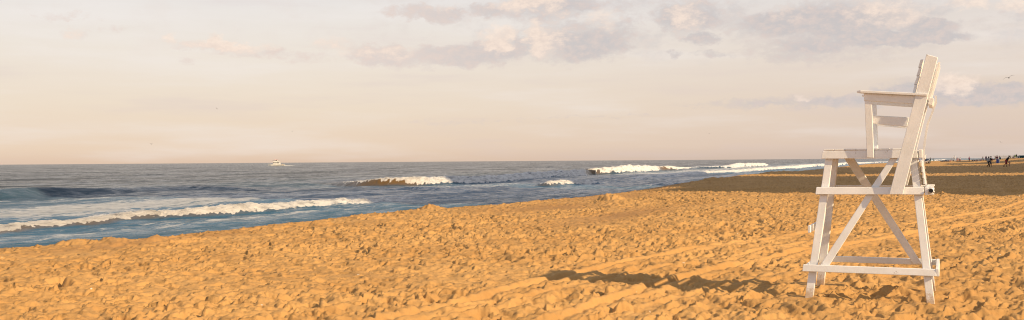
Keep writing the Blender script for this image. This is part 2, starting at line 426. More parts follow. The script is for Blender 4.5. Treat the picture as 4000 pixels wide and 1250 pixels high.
def wave_samples(w):
    # foot line of the wave on the water as a polyline, with crest height, foam and colour at each of its points
    F = np.array([gz(px, yb, SEAZ)[:2] for px, yc, yb, f, br in w['rows']])
    T = np.gradient(F, axis=0); T /= np.hypot(T[:, 0], T[:, 1])[:, None]
    V = np.stack([-T[:, 1], T[:, 0]], 1)
    H = []
    for (px, yc, yb, f, br), B, v in zip(w['rows'], F, V):
        r = ray(px, yc); c = r[:2] @ v; t = (B @ v+w['dn'])/c if abs(c) > 1e-6 else -1
        t0 = B[1]/r[1]
        if not (t0*.9 < t < t0+30): t = t0+3
        H.append(float(np.clip(CAMZ+r[2]*t-SEAZ, .03, 1.7)))
    return F, np.array(H)
def polyfield(F, X, Y):
    # signed distance (seaward positive) and arc length to the polyline, ends extended
    bb = np.full(X.shape, 1e9); sg = np.ones(X.shape); al = np.zeros(X.shape); L0 = 0.0; ov = np.zeros(X.shape)
    m = len(F)-1
    for i in range(m):
        a = F[i]; v = F[i+1]-a; L = np.hypot(*v); v = v/L
        tt = (X-a[0])*v[0]+(Y-a[1])*v[1]
        t = np.clip(tt, 0, L)
        dx = X-(a[0]+v[0]*t); dy = Y-(a[1]+v[1]*t); d = np.hypot(dx, dy)
        cr = np.sign(-v[1]*(X-a[0])+v[0]*(Y-a[1])+1e-12)
        if v @ S < 0 and False: cr = -cr
        k = d < bb
        bb[k] = d[k]; sg[k] = cr[k]; al[k] = (L0+t)[k]
        o_ = np.zeros(X.shape)
        if i == 0: o_ = np.maximum(o_, -tt)
        if i == m-1: o_ = np.maximum(o_, tt-L)
        ov[k] = np.maximum(o_, 0)[k]
        L0 += L
    return bb*sg, al, ov

def sea_fields(X, Y):
    s_ = X*S[0]+Y*S[1]; n_ = X*N[0]+Y*N[1]
    Z = np.zeros_like(X); foam = np.zeros_like(X); brown = np.zeros_like(X)
    spacing = np.hypot(X, Y)*.006
    # general chop, long crested parallel to the shore
    wob = 6*perlin(s_*.012, n_*.012, 201)
    for lam, amp, asp, sd in ((22, .26, 4, 1), (9, .15, 3, 2), (4.0, .10, 2.0, 3), (1.8, .075, 1.7, 4), (.8, .030, 1.5, 5)):
        fade = sstep(lam*.9, lam*.3, spacing)
        amp2 = amp*(.35+.65*sstep(20, 60, n_)) if lam > 5 else amp
        Z += amp2*fade*perlin(s_/(lam*asp)+sd*3, (n_+wob)/lam, 210+sd)*1.3
    for i, w in enumerate(waves):
        F, H = wave_samples(w)
        rw = np.array(w['rows']); arc = np.concatenate([[0], np.cumsum(np.hypot(*np.diff(F, axis=0).T))])
        # smooth the line a little so the crest has no corners
        ai = np.linspace(0, arc[-1], 60); Fx = np.interp(ai, arc, F[:, 0]); Fy = np.interp(ai, arc, F[:, 1])
        for _ in range(4):
            Fx[1:-1] = (Fx[:-2]+2*Fx[1:-1]+Fx[2:])/4; Fy[1:-1] = (Fy[:-2]+2*Fy[1:-1]+Fy[2:])/4
        Fs = np.stack([Fx, Fy], 1); arcs = np.concatenate([[0], np.cumsum(np.hypot(*np.diff(Fs, axis=0).T))])
        fade = 3+.05*arc[-1]; mg = fade+w['back']+w['dn']+3
        bx = (X > Fx.min()-mg) & (X < Fx.max()+mg) & (Y > Fy.min()-mg) & (Y < Fy.max()+mg)
        t = np.full(X.shape, 1e3); al = np.zeros(X.shape); ov = np.full(X.shape, 1e3)
        t[bx], al[bx], ov[bx] = polyfield(Fs, X[bx], Y[bx])
        al = al*arc[-1]/arcs[-1]
        h = np.interp(al, arc, H); f = np.interp(al, arc, rw[:, 3]); br = np.interp(al, arc, rw[:, 4])
        e = sstep(fade, 0, ov)
        front = w['dn']; back = w['back']
        sw = al; nw = t
        t = t-front+.30*perlin(al*.25, al*0+i, 230+i)
        h = h*e
        pf = np.where(t < 0, sstep(-front*1.05, -front*.02, t), 1-sstep(0, back, t))
        pf = np.where(t < 0, pf, np.maximum(pf, 0))
        act = (pf > .001) & (h > .01)
        if not act.any(): continue
        rough = np.zeros_like(X)
        xs, ys = sw[act], nw[act]
        fr = f[act]*e[act]
        farw = sstep(150, 50, np.hypot(X, Y)[act])
        lump = .5+.9*(fbm(xs*.8, ys*.9, 250+i, 3, .55)+farw*.5*fbm(xs*4, ys*4, 255+i, 3, .6))
        spray = np.maximum(0, fbm(xs*.45, ys*.3, 270+i, 2, .5)+farw*.8*fbm(xs*3, ys*2, 275+i, 3, .6))*1.6
        ta = t[act]
        topw = np.exp(-((ta+.1*front)/(.55*front))**2)
        z = h[act]*pf[act]
        z = z*(1+fr*(.16*(lump-.5)+.30*spray*topw*fr))+fr*.16*(lump-.5)*pf[act]
        # unbroken faces: fluted
        z += (1-fr)*h[act]*pf[act]*.05*perlin(xs*3, ys*.8, 290+i)
        Zn = Z[act]*(1-.6*pf[act])+z
        Z[act] = Zn
        edge = .5+fbm(xs*.9, ys*1.4, 310+i, 4, .6)
        # foam lives on the front and the top of breaking parts
        lo = -front*(.05+.88*fr)+front*1.0*(edge-.5)*(1.45-fr)
        fm2 = sstep(lo, lo+.2*front, ta)*(1-sstep(.2*back, .7*back, ta+(edge-.5)*front))
        v = sstep(0, .25, fr)*fm2*(.36+.85*edge)
        foam[act] = np.maximum(foam[act], v)
        brown[act] = np.maximum(brown[act], br[act]*e[act]*sstep(-front*1.2, -front*.6, ta)*(1-sstep(0, .3*back, ta)))
    # spent foam sheets behind the breakers and in the inner surf
    st = fbm(s_*.10, n_*.22, 401, 5, .6)
    def sheet(px0, y0, px1, y1, wn, amt, ws=None):
        a = gz(px0, y0, SEAZ)[:2]; b = gz(px1, y1, SEAZ)[:2]
        sa, na, sb, nb = a @ S, a @ N, b @ S, b @ N
        n0 = np.interp(s_, [min(sa, sb), max(sa, sb)], [na, nb] if sa < sb else [nb, na])
        e = sstep(min(sa, sb)-12, min(sa, sb)+3, s_)*sstep(max(sa, sb)*1.15+8, max(sa, sb)*.95, s_)
        return amt*e*np.exp(-((n_-n0)/wn)**2)
    sh = sheet(-300, 855, 900, 785, 6.5, .78)
    sh = np.maximum(sh, sheet(-300, 870, 700, 800, 4.5, .78))
    sh = np.maximum(sh, sheet(900, 775, 1500, 745, 6, .58))
    sh = np.maximum(sh, sheet(-300, 800, 900, 765, 7, .45))
    sh = np.maximum(sh, sheet(1300, 800, 2300, 745, 3, .55))
    sh = np.maximum(sh, sheet(-300, 965, 600, 885, 2.0, .52))
    sh = np.maximum(sh, sheet(900, 850, 1300, 815, 1.6, .62))
    sh = np.maximum(sh, sheet(300, 900, 900, 850, 1.6, .42))
    sh = np.maximum(sh, sheet(1750, 735, 2300, 700, 9, .48))
    sh = np.maximum(sh, sheet(2350, 690, 2800, 662, 8, .60))
    sh = np.maximum(sh, sheet(2750, 665, 3200, 640, 14, .62))
    sh = np.maximum(sh, sheet(2600, 705, 2850, 690, 3, .5))
    sh = np.maximum(sh, sheet(3200, 640, 3700, 623, 14, .62))
    return Z, foam, brown, sh, s_, n_, st

def build_sea():
    az = np.radians(np.linspace(-32, 31, 1300))
    r1 = 17*np.exp(np.arange(0, 3.2, .0042))             # 17..417
    r2 = r1[-1]*np.exp(np.arange(.01, 4.7, .02))
    r = np.concatenate([r1, r2])
    RR, AA = np.meshgrid(r, az, indexing='ij')
    X = RR*np.sin(AA); Y = RR*np.cos(AA)
    nc = np.interp(X*S[0]+Y*S[1], crest_s, crest_n)
    n_ = X*N[0]+Y*N[1]
    keep = n_ > nc+3
    Z, foam, brown, sh, s_, nn, st = sea_fields(X, Y)
    return grid_mesh('sea', X, Y, Z+SEAZ, keep, {'foam': foam, 'brown': brown, 'sheet': sh})
def build_sea_around():
    a = np.sinh(np.linspace(-6.2, 6.2, 160))/np.sinh(6.2)*40000
    b = 20+np.sinh(np.linspace(0, 6.2, 90))/np.sinh(6.2)*40000
    SS, NN = np.meshgrid(a, b, indexing='ij')
    X = SS*S[0]+NN*N[0]; Y = SS*S[1]+NN*N[1]
    ang = np.degrees(np.arctan2(X, Y)); rr = np.hypot(X, Y)
    z = np.full(X.shape, SEAZ-.6)
    z = np.where((ang > -31.5) & (ang < 31), z, SEAZ-.05)
    k = ~((ang > -30) & (ang < 30) & (rr < 40000))
    return grid_mesh('sea_beyond', X, Y, z, k, {'foam': z*0, 'brown': z*0, 'sheet': z*0})

def sea_mat():
    m, nt, p = newmat('sea_water')
    tc = nd(nt, 'ShaderNodeTexCoord'); ob = tc.outputs['Object']
    rot = nd(nt, 'ShaderNodeMapping'); rot.inputs['Rotation'].default_value = (0, 0, AS)    # x = seaward(-), y = along shore
    nt.links.new(ob, rot.inputs[0])
    def mp(sx, sy):
        q = nd(nt, 'ShaderNodeMapping'); q.inputs['Scale'].default_value = (sx, sy, 1); nt.links.new(rot.outputs[0], q.inputs[0]); return q.outputs[0]
    fo = nd(nt, 'ShaderNodeAttribute', attribute_name='foam').outputs['Fac']
    br = nd(nt, 'ShaderNodeAttribute', attribute_name='brown').outputs['Fac']
    sh = nd(nt, 'ShaderNodeAttribute', attribute_name='sheet').outputs['Fac']
    sx = nd(nt, 'ShaderNodeSeparateXYZ'); nt.links.new(rot.outputs[0], sx.inputs[0])
    out_n = mathn(nt, 'MULTIPLY', sx.outputs[0], -1.0)
    # water body: sandy green inshore of the break, then a blue band imitating reflected sky, grey-green offshore
    body = ramp(nt, smap(nt, out_n, 18, 140, interp='LINEAR'), [(0, (.030, .085, .125)), (.22, (.030, .110, .200)), (.45, (.035, .080, .125)), (.75, (.035, .048, .060)), (1, (.032, .038, .045))])
    body = mixc(nt, br, body, (.17, .100, .036))
    # foam mask
    fn = noise(nt, mp(1.3, .45), 1.6, 8, .68)
    fn2 = noise(nt, mp(.5, .14), .9, 4, .6)
    brk = smap(nt, mathn(nt, 'ADD', fo, mathn(nt, 'MULTIPLY', mathn(nt, 'SUBTRACT', fn, .5), 1.1)), .34, .52)
    shm = smap(nt, mathn(nt, 'ADD', mathn(nt, 'ADD', sh, mathn(nt, 'MULTIPLY', mathn(nt, 'SUBTRACT', fn, .5), 1.7)), mathn(nt, 'MULTIPLY', mathn(nt, 'SUBTRACT', fn2, .5), .9)), .40, .66)
    shm = mathn(nt, 'MULTIPLY', shm, smap(nt, sh, .04, .25))
    fleck = smap(nt, mathn(nt, 'ADD', noise(nt, mp(.9, .25), 1.3, 7, .7), mathn(nt, 'MULTIPLY', smap(nt, out_n, 90, 18), .05)), .665, .71)
    fleck = mathn(nt, 'MULTIPLY', mathn(nt, 'MULTIPLY', fleck, .55), smap(nt, out_n, 130, 60))
    thick = mathn(nt, 'MAXIMUM', brk, mathn(nt, 'MULTIPLY', shm, .62))
    thick = mathn(nt, 'MAXIMUM', thick, fleck)
    nt.links.new(body, p.inputs['Base Color'])
    p.inputs['Roughness'].default_value = .16; p.inputs['IOR'].default_value = 1.33
    # wind-roughened streaks: small facets show more of the water's own colour
    dfb = nd(nt, 'ShaderNodeBsdfDiffuse'); nt.links.new(body, dfb.inputs[0])
    wst = noise(nt, mp(.9, .10), .22, 7, .68)
    wst2 = noise(nt, mp(1, .3), 1.4, 5, .65)
    wsum = mathn(nt, 'ADD', mathn(nt, 'MULTIPLY', wst, .5), mathn(nt, 'MULTIPLY', wst2, .5))
    wr = mathn(nt, 'MAXIMUM', smap(nt, wsum, .43, .58, .0, .66), mathn(nt, 'MULTIPLY', br, .5))
    wat = nd(nt, 'ShaderNodeMixShader'); nt.links.new(wr, wat.inputs[0]); nt.links.new(p.outputs[0], wat.inputs[1]); nt.links.new(dfb.outputs[0], wat.inputs[2])
    # ripples
    b1 = bump(nt, noise(nt, mp(1, .35), .55, 3, .6), 1.0, .55, None)
    b2 = bump(nt, noise(nt, mp(1, .45), 2.2, 4, .65), 1.0, .22, None, b1)
    b3 = bump(nt, noise(nt, mp(1, .7), 9, 4, .65), .8, .04, p, b2)
    f, fnt = None, None
    fd = nd(nt, 'ShaderNodeBsdfPrincipled'); fd.inputs['Roughness'].default_value = .85; fd.inputs['Specular IOR Level'].default_value = .2
    fc = mixc(nt, smap(nt, fn, .36, .58), (.52, .52, .53), (.90, .89, .88))
    fc = mixc(nt, mathn(nt, 'MULTIPLY', br, .35), fc, (.60, .48, .32))
    nt.links.new(fc, fd.inputs['Base Color'])
    fb = bump(nt, noise(nt, ob, 2.2, 8, .75), 1.0, .42, fd)
    mx = nd(nt, 'ShaderNodeMixShader'); nt.links.new(thick, mx.inputs[0]); nt.links.new(wat.outputs[0], mx.inputs[1]); nt.links.new(fd.outputs[0], mx.inputs[2])
    outn = [n for n in nt.nodes if n.type == 'OUTPUT_MATERIAL'][0]; nt.links.new(mx.outputs[0], outn.inputs[0])
    return m
wmat = sea_mat()
o = link('sea', build_sea(), wmat); tag(o, kind='structure')
o = link('sea_beyond', build_sea_around(), wmat); tag(o, kind='structure')

# ------------------------------------------------------------------ lifeguard chair
def Wd(z): return 1.48-.36*min(max(z, 0), 1.75)
OX, OY = 4.477, 13.066
def make_chair():
    t = empty('lifeguard_chair', (OX, OY, 0), -AS)
    P = M['paint']
    def L(a, b, z): return Vector((-a, b, z))       # local x points to the back of the chair
    def plank(name, quad, side, off, th, mat=P, bev=.005, splay=True, parent=t):
        """quad of (a, z); the board's outer face lies off metres outside the frame plane"""
        o_, i_ = [], []
        for a, z in quad:
            b = Wd(z)/2+off
            o_.append(L(a, side*b, z)); i_.append(L(a, side*(b-th), z))
        return MB().hexa(o_+i_, bev).build(name, mat, parent)
    for sd in (-1, 1):
        plank('front_leg', [(.775, -.25), (.679, -.25), (.428, 1.70), (.516, 1.70)], sd, -.042, .085)
        plank('rear_leg', [(-.664, -.25), (-.752, -.25), (-.536, 1.70), (-.452, 1.70)], sd, -.042, .085)
        plank('seat_rail', [(.560, 1.702), (-.548, 1.702), (-.538, 1.800), (.548, 1.796)], sd, 0, .040)
        plank('middle_rail', [(.624, 1.266), (-.614, 1.270), (-.609, 1.358), (.614, 1.355)], sd, 0, .040)
        plank('lower_rail', [(.765, .338), (-.742, .330), (-.740, .411), (.757, .420)], sd, 0, .040)
        plank('back_post', [(-.228, 1.272), (-.381, 1.272), (-.775, 2.885), (-.649, 2.927)], sd, .044, .042)
        plank('arm_post', [(.026, 1.710), (-.056, 1.706), (-.034, 2.40), (.048, 2.40)], sd, .044, .042)
        plank('arm_rail', [(.054, 2.398), (-.642, 2.330), (-.663, 2.428), (.054, 2.485)], sd, .050, .045)
        # armrest board lying on the rail
        a0, z0, a1, z1 = .125, 2.493, -.655, 2.431
        b0, b1 = Wd(2)/2+.085, Wd(2)/2-.09
        pts = [L(a, sd*b, z+dz) for dz in (0, .030) for a, b, z in ((a0-.03, b0, z0), (a1, b0, z1), (a1, b1, z1), (a0-.03, b1, z0))]
        mb = MB().hexa(pts, .004)
        nose = [L(a0-.031, sd*(b0-.01), z0), L(a0-.031, sd*(b1+.01), z0), L(a0+.01, sd*(b1+.04), z0+.006), L(a0+.01, sd*(b0-.04), z0+.006),
                L(a0-.031, sd*(b0-.01), z0+.030), L(a0-.031, sd*(b1+.01), z0+.030), L(a0+.01, sd*(b1+.04), z0+.026), L(a0+.01, sd*(b0-.04), z0+.026)]
        mb.hexa(nose)
        mb.build('armrest', P, t)
        plank('brace', ([(-.239, 1.71), (-.325, 1.71), (.464, .40), (.569, .40)] if sd < 0 else [(.360, 1.71), (.239, 1.71), (-.566, .345), (-.462, .345)]), sd, -.045, .035)
        plank('under_arm_rail', [(-.040, 2.120), (-.428, 2.075), (-.454, 2.189), (-.040, 2.222)], sd, -.002, .085)
    # boards that run across the chair
    def cross(name, a, z, da, dz, z0w=None, extra=0.0, mat=P, tilt=0, bev=.004):
        w = Wd(z if z0w is None else z0w)+extra*2
        rot = Matrix.Rotation(tilt, 3, 'Y')
        return MB().box((-a, 0, z), (da, w, dz), bev, rot).build(name, mat, t)
    # seat planks
    sb = MB()
    a = .535
    while a > -.44:
        sb.box((-a+.06, 0, 1.811+random.uniform(-.002, .002)), (.118, Wd(1.8)+.0, .020), .003); a -= .128
    sb.build('seat', P, t)
    # back rest: lapped boards nailed to the front of the posts
    sl = [((-.607+.022, 2.871), (-.589+.020, 2.778)), ((-.589+.022, 2.775), (-.566+.018, 2.679)), ((-.566+.020, 2.676), (-.539+.018, 2.576)), ((-.539+.022, 2.573), (-.516+.016, 2.467))]
    for (a1, z1), (a2, z2) in sl:
        hw = Wd(2)/2+.01
        p = [L(a1+0, -hw, z1), L(a1-.03, -hw, z1), L(a2-.022, -hw, z2), L(a2+.012, -hw, z2), L(a1, hw, z1), L(a1-.03, hw, z1), L(a2-.022, hw, z2), L(a2+.012, hw, z2)]
        MB().hexa(p, .003).build('back_slat', P, t)
    # front frame
    cross('front_crosspiece', .600, 1.30, .036, .085, extra=-.05)
    cross('foot_rung', .690, .845, .030, .085, extra=.018)
    cross('front_crosspiece', .720, .375, .034, .085, extra=-.05)
    cross('seat_crosspiece', .528, 1.748, .030, .085, extra=-.045)
    # rear frame
    cross('rear_crosspiece', -.755, .372, .034, .088, extra=.0, tilt=R(-3))
    cross('rear_crosspiece', -.575, 1.755, .038, .100, extra=.004)
    cross('rear_crosspiece', -.640, 1.312, .036, .090, extra=-.003)
    cross('top_crosspiece', -.695, 2.370, .048, .085, extra=.020, tilt=R(14))
    # slatted panel across the back, below the seat, added for the shadow it casts
    pn = MB()
    for k in range(4):
        z = 1.425+k*.072; aa = -.615+k*.010
        pn.box((-aa, 0, z), (.018, Wd(1.5)-.03, .066), .002)
    pn.build('added_rear_panel', M['paint'], t)
    # battens up the back of the rest, lit edge on
    for b in (-Wd(2)/2+.03, 0, Wd(2)/2-.03):
        m = MB(); m.hexa([L(-.800, b-.035, 2.83), L(-.775, b-.035, 2.83), L(-.662, b-.035, 2.40), L(-.690, b-.035, 2.40),
                          L(-.800, b+.035, 2.83), L(-.775, b+.035, 2.83), L(-.662, b+.035, 2.40), L(-.690, b+.035, 2.40)], .002)
        m.build('back_batten', P, t)
    # weathered hanging strap down the back, with its rope
    path = [(-.745, 2.44), (-.750, 2.36), (-.700, 2.22), (-.655, 2.10), (-.630, 1.95), (-.612, 1.80), (-.603, 1.62), (-.622, 1.46), (-.640, 1.36)]
    m = MB(); b = -Wd(1.9)/2+.02
    for (a1, z1), (a2, z2) in zip(path[:-1], path[1:]):
        m.hexa([L(a1-.012, b, z1), L(a1+.012, b, z1), L(a2+.012, b, z2), L(a2-.012, b, z2), L(a1-.012, b+.05, z1), L(a1+.012, b+.05, z1), L(a2+.012, b+.05, z2), L(a2-.012, b+.05, z2)])
    stp = m.build('hanging_strap', P, t); stp['label'] = 'peeling strap hanging down the back of the chair'
    for k in range(6):
        z = 1.42+k*.055; MB().box((.632-.004*k, b+.024, z), (.030, .040, .018)).build('strap_cleat', M['bare'], stp)
    # tube carried across the back on two brackets
    tb = MB().tube([L(-.690, -Wd(1.3)/2-.02, 1.318), L(-.690, Wd(1.3)/2-.1, 1.318)], .030, 16).build('rolled_tube', P, t, True)
    MB().tube([L(-.690, -Wd(1.3)/2-.0205, 1.318), L(-.690, -Wd(1.3)/2-.022, 1.318)], .025, 16).build('tube_opening', M['black'], tb)
    for k in (-1, 1):
        for dz in (-.040, .040):
            MB().box((.680, k*(Wd(1.3)/2-.06), 1.318+dz), (.085, .05, .020), .004).build('tube_bracket', P, t)
    return t
chair = make_chair()
tag(chair, 'tall white wooden lifeguard chair standing in the foreground sand', 'lifeguard chair', 'lifeguard chairs on the beach')
def put(px, Y, py=600):
    q = gd(px, py, Y); return (q[0], q[1], ground_z(q[0], q[1]))
c2 = copy_tree(chair); c2.location = put(3606, 325); c2.rotation_euler.z = R(20); tag(c2, 'small far white lifeguard chair just right of the tall chair back, near the surf')
c3 = copy_tree(chair); c3.location = put(3727, 520); c3.rotation_euler.z = R(55); tag(c3, 'farthest tiny white lifeguard chair beside the pair in orange')

# ------------------------------------------------------------------ boat
def make_boat():
    Y = 955.0; f = 240/2415*Y/FPX       # metres per zoom pixel
    base = gd(1048+.5*64, 640, Y)
    t = empty('motor_boat', (base[0], base[1], SEAZ), R(4))
    X0 = 1005
    def x(u): return (u-X0)*f
    def z(v): return (590-v)*f
    # hull
    st = [(690, 486, .05, 700), (740, 497, .55, 742), (800, 505, 1.15, 770), (880, 512, 1.7, 800), (980, 520, 2.0, 940), (1100, 528, 2.1, 1100), (1220, 532, 2.05, 1220), (1330, 532, 1.95, 1326)]
    bm = bmesh.new(); rings = []
    for u, v, hb, ub in st:
        xx, zd, xb = x(u), z(v), x(ub)
        lo = hb*.72 if hb > .3 else .02
        rings.append([bm.verts.new(q) for q in ((xx, -hb, zd), (xx*.7+xb*.3, -hb*.93, zd*.6), (xb, -lo, .05), (xb, -lo*.6, -.7), (xb, lo*.6, -.7), (xb, lo, .05), (xx*.7+xb*.3, hb*.93, zd*.6), (xx, hb, zd))])
    for a, b in zip(rings[:-1], rings[1:]):
        for k in range(8): bm.faces.new([a[k], a[(k+1) % 8], b[(k+1) % 8], b[k]])
    bm.faces.new(rings[0]); bm.faces.new(rings[-1][::-1]); bmesh.ops.recalc_face_normals(bm, faces=bm.faces)
    me = bpy.data.meshes.new('hull'); bm.to_mesh(me); bm.free(); h = link('hull', me, M['hull'], t)
    m = MB()
    for sy in (-1, 1): m.tube([(x(720), sy*.5, z(480)), (x(800), sy*1.15, z(486)), (x(880), sy*1.7, z(490)), (x(900), sy*1.75, z(510))], .025, 5)
    m.build('bow_rail', M['hull'], h)
    # deckhouse with raked front
    def house(name, u0, u1, v0, v1, hb, rake, mat=M['hull'], par=t):
        p = [(x(u0), -hb, z(v0)), (x(u1), -hb, z(v0)), (x(u1), hb, z(v0)), (x(u0), hb, z(v0)), (x(u0+rake), -hb*.94, z(v1)), (x(u1), -hb*.94, z(v1)), (x(u1), hb*.94, z(v1)), (x(u0+rake), hb*.94, z(v1))]
        return MB().hexa(p, .05).build(name, mat, par)
    dh = house('deckhouse', 868, 1150, 525, 433, 1.55, 18)
    for k, u in enumerate((900, 950, 990, 1032, 1064, 1098)):
        for sy in (-1, 1):
            MB().box((x(u), sy*1.53, z(466)), (.55, .10, .80), .02).build('window', M['glass'], dh)
    MB().box((x(1010), 0, z(430)), ((1170-858)*f, 3.5, .14), .02).build('upper_deck', M['hull'], t)
    fb = house('flybridge', 890, 1058, 427, 404, 1.3, 6)
    wh = house('wheelhouse', 962, 1058, 403, 356, 1.05, 8)
    for sy in (-1, 1): MB().box((x(1010), sy*1.02, z(378)), (1.5, .08, .5)).build('window', M['glass'], wh)
    cn = MB().box((x(998), 0, z(349)), ((1066-930)*f, 2.6, .20), .04).build('red_canopy', M['red'], t)
    c = MB().box((x(915), 0, z(371)), ((968-865)*f, 2.4, .16), .03)
    for u in (872, 905, 940):
        for sy in (-1, 1): c.tube([(x(u), sy*1.1, z(371)), (x(u), sy*1.1, z(405))], .03, 5)
    c.build('front_canopy', M['bluegrey'], t)
    c = MB().hexa([(x(1060), -1.5, z(408)), (x(1180), -1.5, z(450)), (x(1180), 1.5, z(450)), (x(1060), 1.5, z(408)), (x(1060), -1.5, z(402)), (x(1165), -1.5, z(436)), (x(1165), 1.5, z(436)), (x(1060), 1.5, z(402))])
    for sy in (-1, 1): c.tube([(x(1160), sy*1.4, z(445)), (x(1160), sy*1.4, z(530))], .04, 5)
    c.build('stern_awning', M['hull'], t)
    MB().tube([(x(975), 0, z(352)), (x(975), 0, z(292))], [.06, .02], 6).build('mast', M['hull'], t)
    MB().tube([(x(945), .4, z(352)), (x(935), .4, z(255))], [.03, .012], 5).build('antenna', M['hull'], t)
    MB().box((x(952), 0, z(330)), (.9, .5, .25), .05).build('radar', M['hull'], t)
    MB().box((x(1240), 0, z(522)), (.9, 1.6, .45), .05).build('bait_box', M['bare'], t)
    # fine rail at the stern
    for sy in (-1, 1):
        m = MB(); m.tube([(x(1150), sy*1.9, z(505)), (x(1325), sy*1.9, z(508))], .025, 5)
        for u in (1180, 1230, 1280, 1322): m.tube([(x(u), sy*1.9, z(505)), (x(u), sy*1.9, z(531))], .02, 5)
        m.build('stern_rail', M['hull'], t)
    tag(t, 'white fishing boat with red canopy cruising left near the horizon', 'boat')
    return t, x, z
boat, bx_, bz_ = make_boat()
def foam_simple():
    m, nt, p = newmat('wake_foam'); tc = nd(nt, 'ShaderNodeTexCoord')
    p.inputs['Roughness'].default_value = .9
    nt.links.new(mixc(nt, noise(nt, tc.outputs['Object'], .6, 4, .6), (.62, .64, .66), (.85, .85, .85)), p.inputs['Base Color']); return m
fm_wake = foam_simple()
def make_wake():
    Y = 955.0; n = 60
    X = np.zeros((n, 7)); YY = np.zeros((n, 7)); Z = np.zeros((n, 7))
    q0 = gd(1110, 647, Y); q1 = gd(1155, 646, Y+40)
    rnd = np.random.RandomState(3)
    for i in range(n):
        t = i/(n-1); w = (1.3+2.2*t)*(1+.3*rnd.randn())*(1 if t < .75 else (1-t)*4+.02)
        hh = .30*(1-t)**.7+.10*abs(rnd.randn())*(1-t)+.05
        for j in range(7):
            u = (j-3)/3
            X[i, j] = q0[0]*(1-t)+q1[0]*t; YY[i, j] = q0[1]*(1-t)+q1[1]*t+u*w
            Z[i, j] = SEAZ-.05+hh*(1-u*u)+.02*rnd.randn()
    return grid_mesh('wake', X, YY, Z)
wk = link('boat_wake', make_wake(), fm_wake); tag(wk, kind='stuff')

# ------------------------------------------------------------------ gulls
def make_gull(loc, span, roll, yaw, flap, label):
    t = empty('seagull', loc, yaw)
    t.rotation_euler = (roll, 0, yaw)
    body = MB(); body.tube([(-.24, 0, -.01), (-.16, 0, 0), (0, 0, 0), (.13, 0, .01), (.20, 0, .03), (.25, 0, .03)], [.02, .05, .075, .06, .045, .008], 10)
    body.build('body', M['fdark'], t, True)
    for sd in (-1, 1):
        st = [(0, 0, .0, .17), (.18, 0, .16*flap, .17), (.36, -.02, .22*flap, .14), (.52, -.07, .16*flap, .09), (.68, -.14, .06*flap, .02)]
        bm = bmesh.new(); rs = []
        for y, x_, z_, ch in st:
            y *= span/1.36
            rs.append([bm.verts.new(q) for q in ((x_+ch*.5, sd*y, z_), (x_, sd*y, z_+.018*(ch/.17)), (x_-ch*.6, sd*y, z_-.004), (x_, sd*y, z_-.010))])
        for a, b in zip(rs[:-1], rs[1:]):
            for k in range(4): bm.faces.new([a[k], a[(k+1) % 4], b[(k+1) % 4], b[k]])
        bm.faces.new(rs[0]); bm.faces.new(rs[-1][::-1]); bmesh.ops.recalc_face_normals(bm, faces=bm.faces)
        me = bpy.data.meshes.new('wing'); bm.to_mesh(me); bm.free(); link('wing', me, M['fdark'], t)
    MB().hexa([(-.20, -.02, -.008), (-.20, .02, -.008), (-.38, .07, -.006), (-.38, -.07, -.006), (-.20, -.02, .008), (-.20, .02, .008), (-.38, .07, .004), (-.38, -.07, .004)]).build('tail', M['feather'], t)
    MB().tube([(.245, 0, .028), (.29, 0, .018)], [.010, .004], 6).build('beak', M['c_orange'], t)
    tag(t, label, 'bird', 'gulls in flight'); return t
make_gull(gd(3941, 304, 130), 1.36, R(-20), R(62), .75, 'largest gull, gliding high in the sky right of the chair')
make_gull(gd(591, 563, 330), 1.3, R(3), R(80), .9, 'distant gull low in the sky above the left surf')
make_gull(gd(847, 424, 430), 1.2, R(38), R(70), .5, 'tiny tilted gull in the sky, up left of the boat')
make_gull(gd(1142, 513, 480), 1.1, R(-30), R(95), .5, 'tiny gull in the sky just right of the boat')
make_gull(gd(2771, 522, 480), 1.1, R(5), R(90), .4, 'tiny gull in the empty sky left of the chair')
make_gull(gd(3909, 555, 330), 1.2, R(22), R(85), .3, 'small gull over the crowd, right of the chair')

# ------------------------------------------------------------------ people
def remeshed(name, caps, vox, mat, parent, smooth=True, squash=None):
    """caps: list of (p0, p1, r0, r1[, flat]) tapered limbs fused into one continuous skin"""
    m = MB()
    for c in caps:
        p0, p1, r0, r1 = Vector(c[0]), Vector(c[1]), c[2], c[3]
        d = (p1-p0)
        if d.length < 1e-4: m.sphere(p0, r0, c[4] if len(c) > 4 else (1, 1, 1)); continue
        n = 5; pts = [p0.lerp(p1, k/(n-1)) for k in range(n)]; rr = [r0+(r1-r0)*k/(n-1) for k in range(n)]
        m.tube(pts, rr, 12); m.sphere(p0, r0, (1, 1, 1)); m.sphere(p1, r1, (1, 1, 1))
    me = bpy.data.meshes.new(name); m.bm.to_mesh(me); m.bm.free()
    o = bpy.data.objects.new(name, me); C.objects.link(o)
    md = o.modifiers.new('r', 'REMESH'); md.mode = 'VOXEL'; md.voxel_size = vox
    ms = o.modifiers.new('s', 'SMOOTH'); ms.iterations = 3; ms.factor = .5
    dg = bpy.context.evaluated_depsgraph_get()
    me2 = bpy.data.meshes.new_from_object(o.evaluated_get(dg)); me2.name = name
    bpy.data.objects.remove(o); bpy.data.meshes.remove(me)
    me2.materials.clear(); me2.materials.append(mat)
    me2.polygons.foreach_set('use_smooth', [True]*len(me2.polygons))
    return link(name, me2, mat, parent)

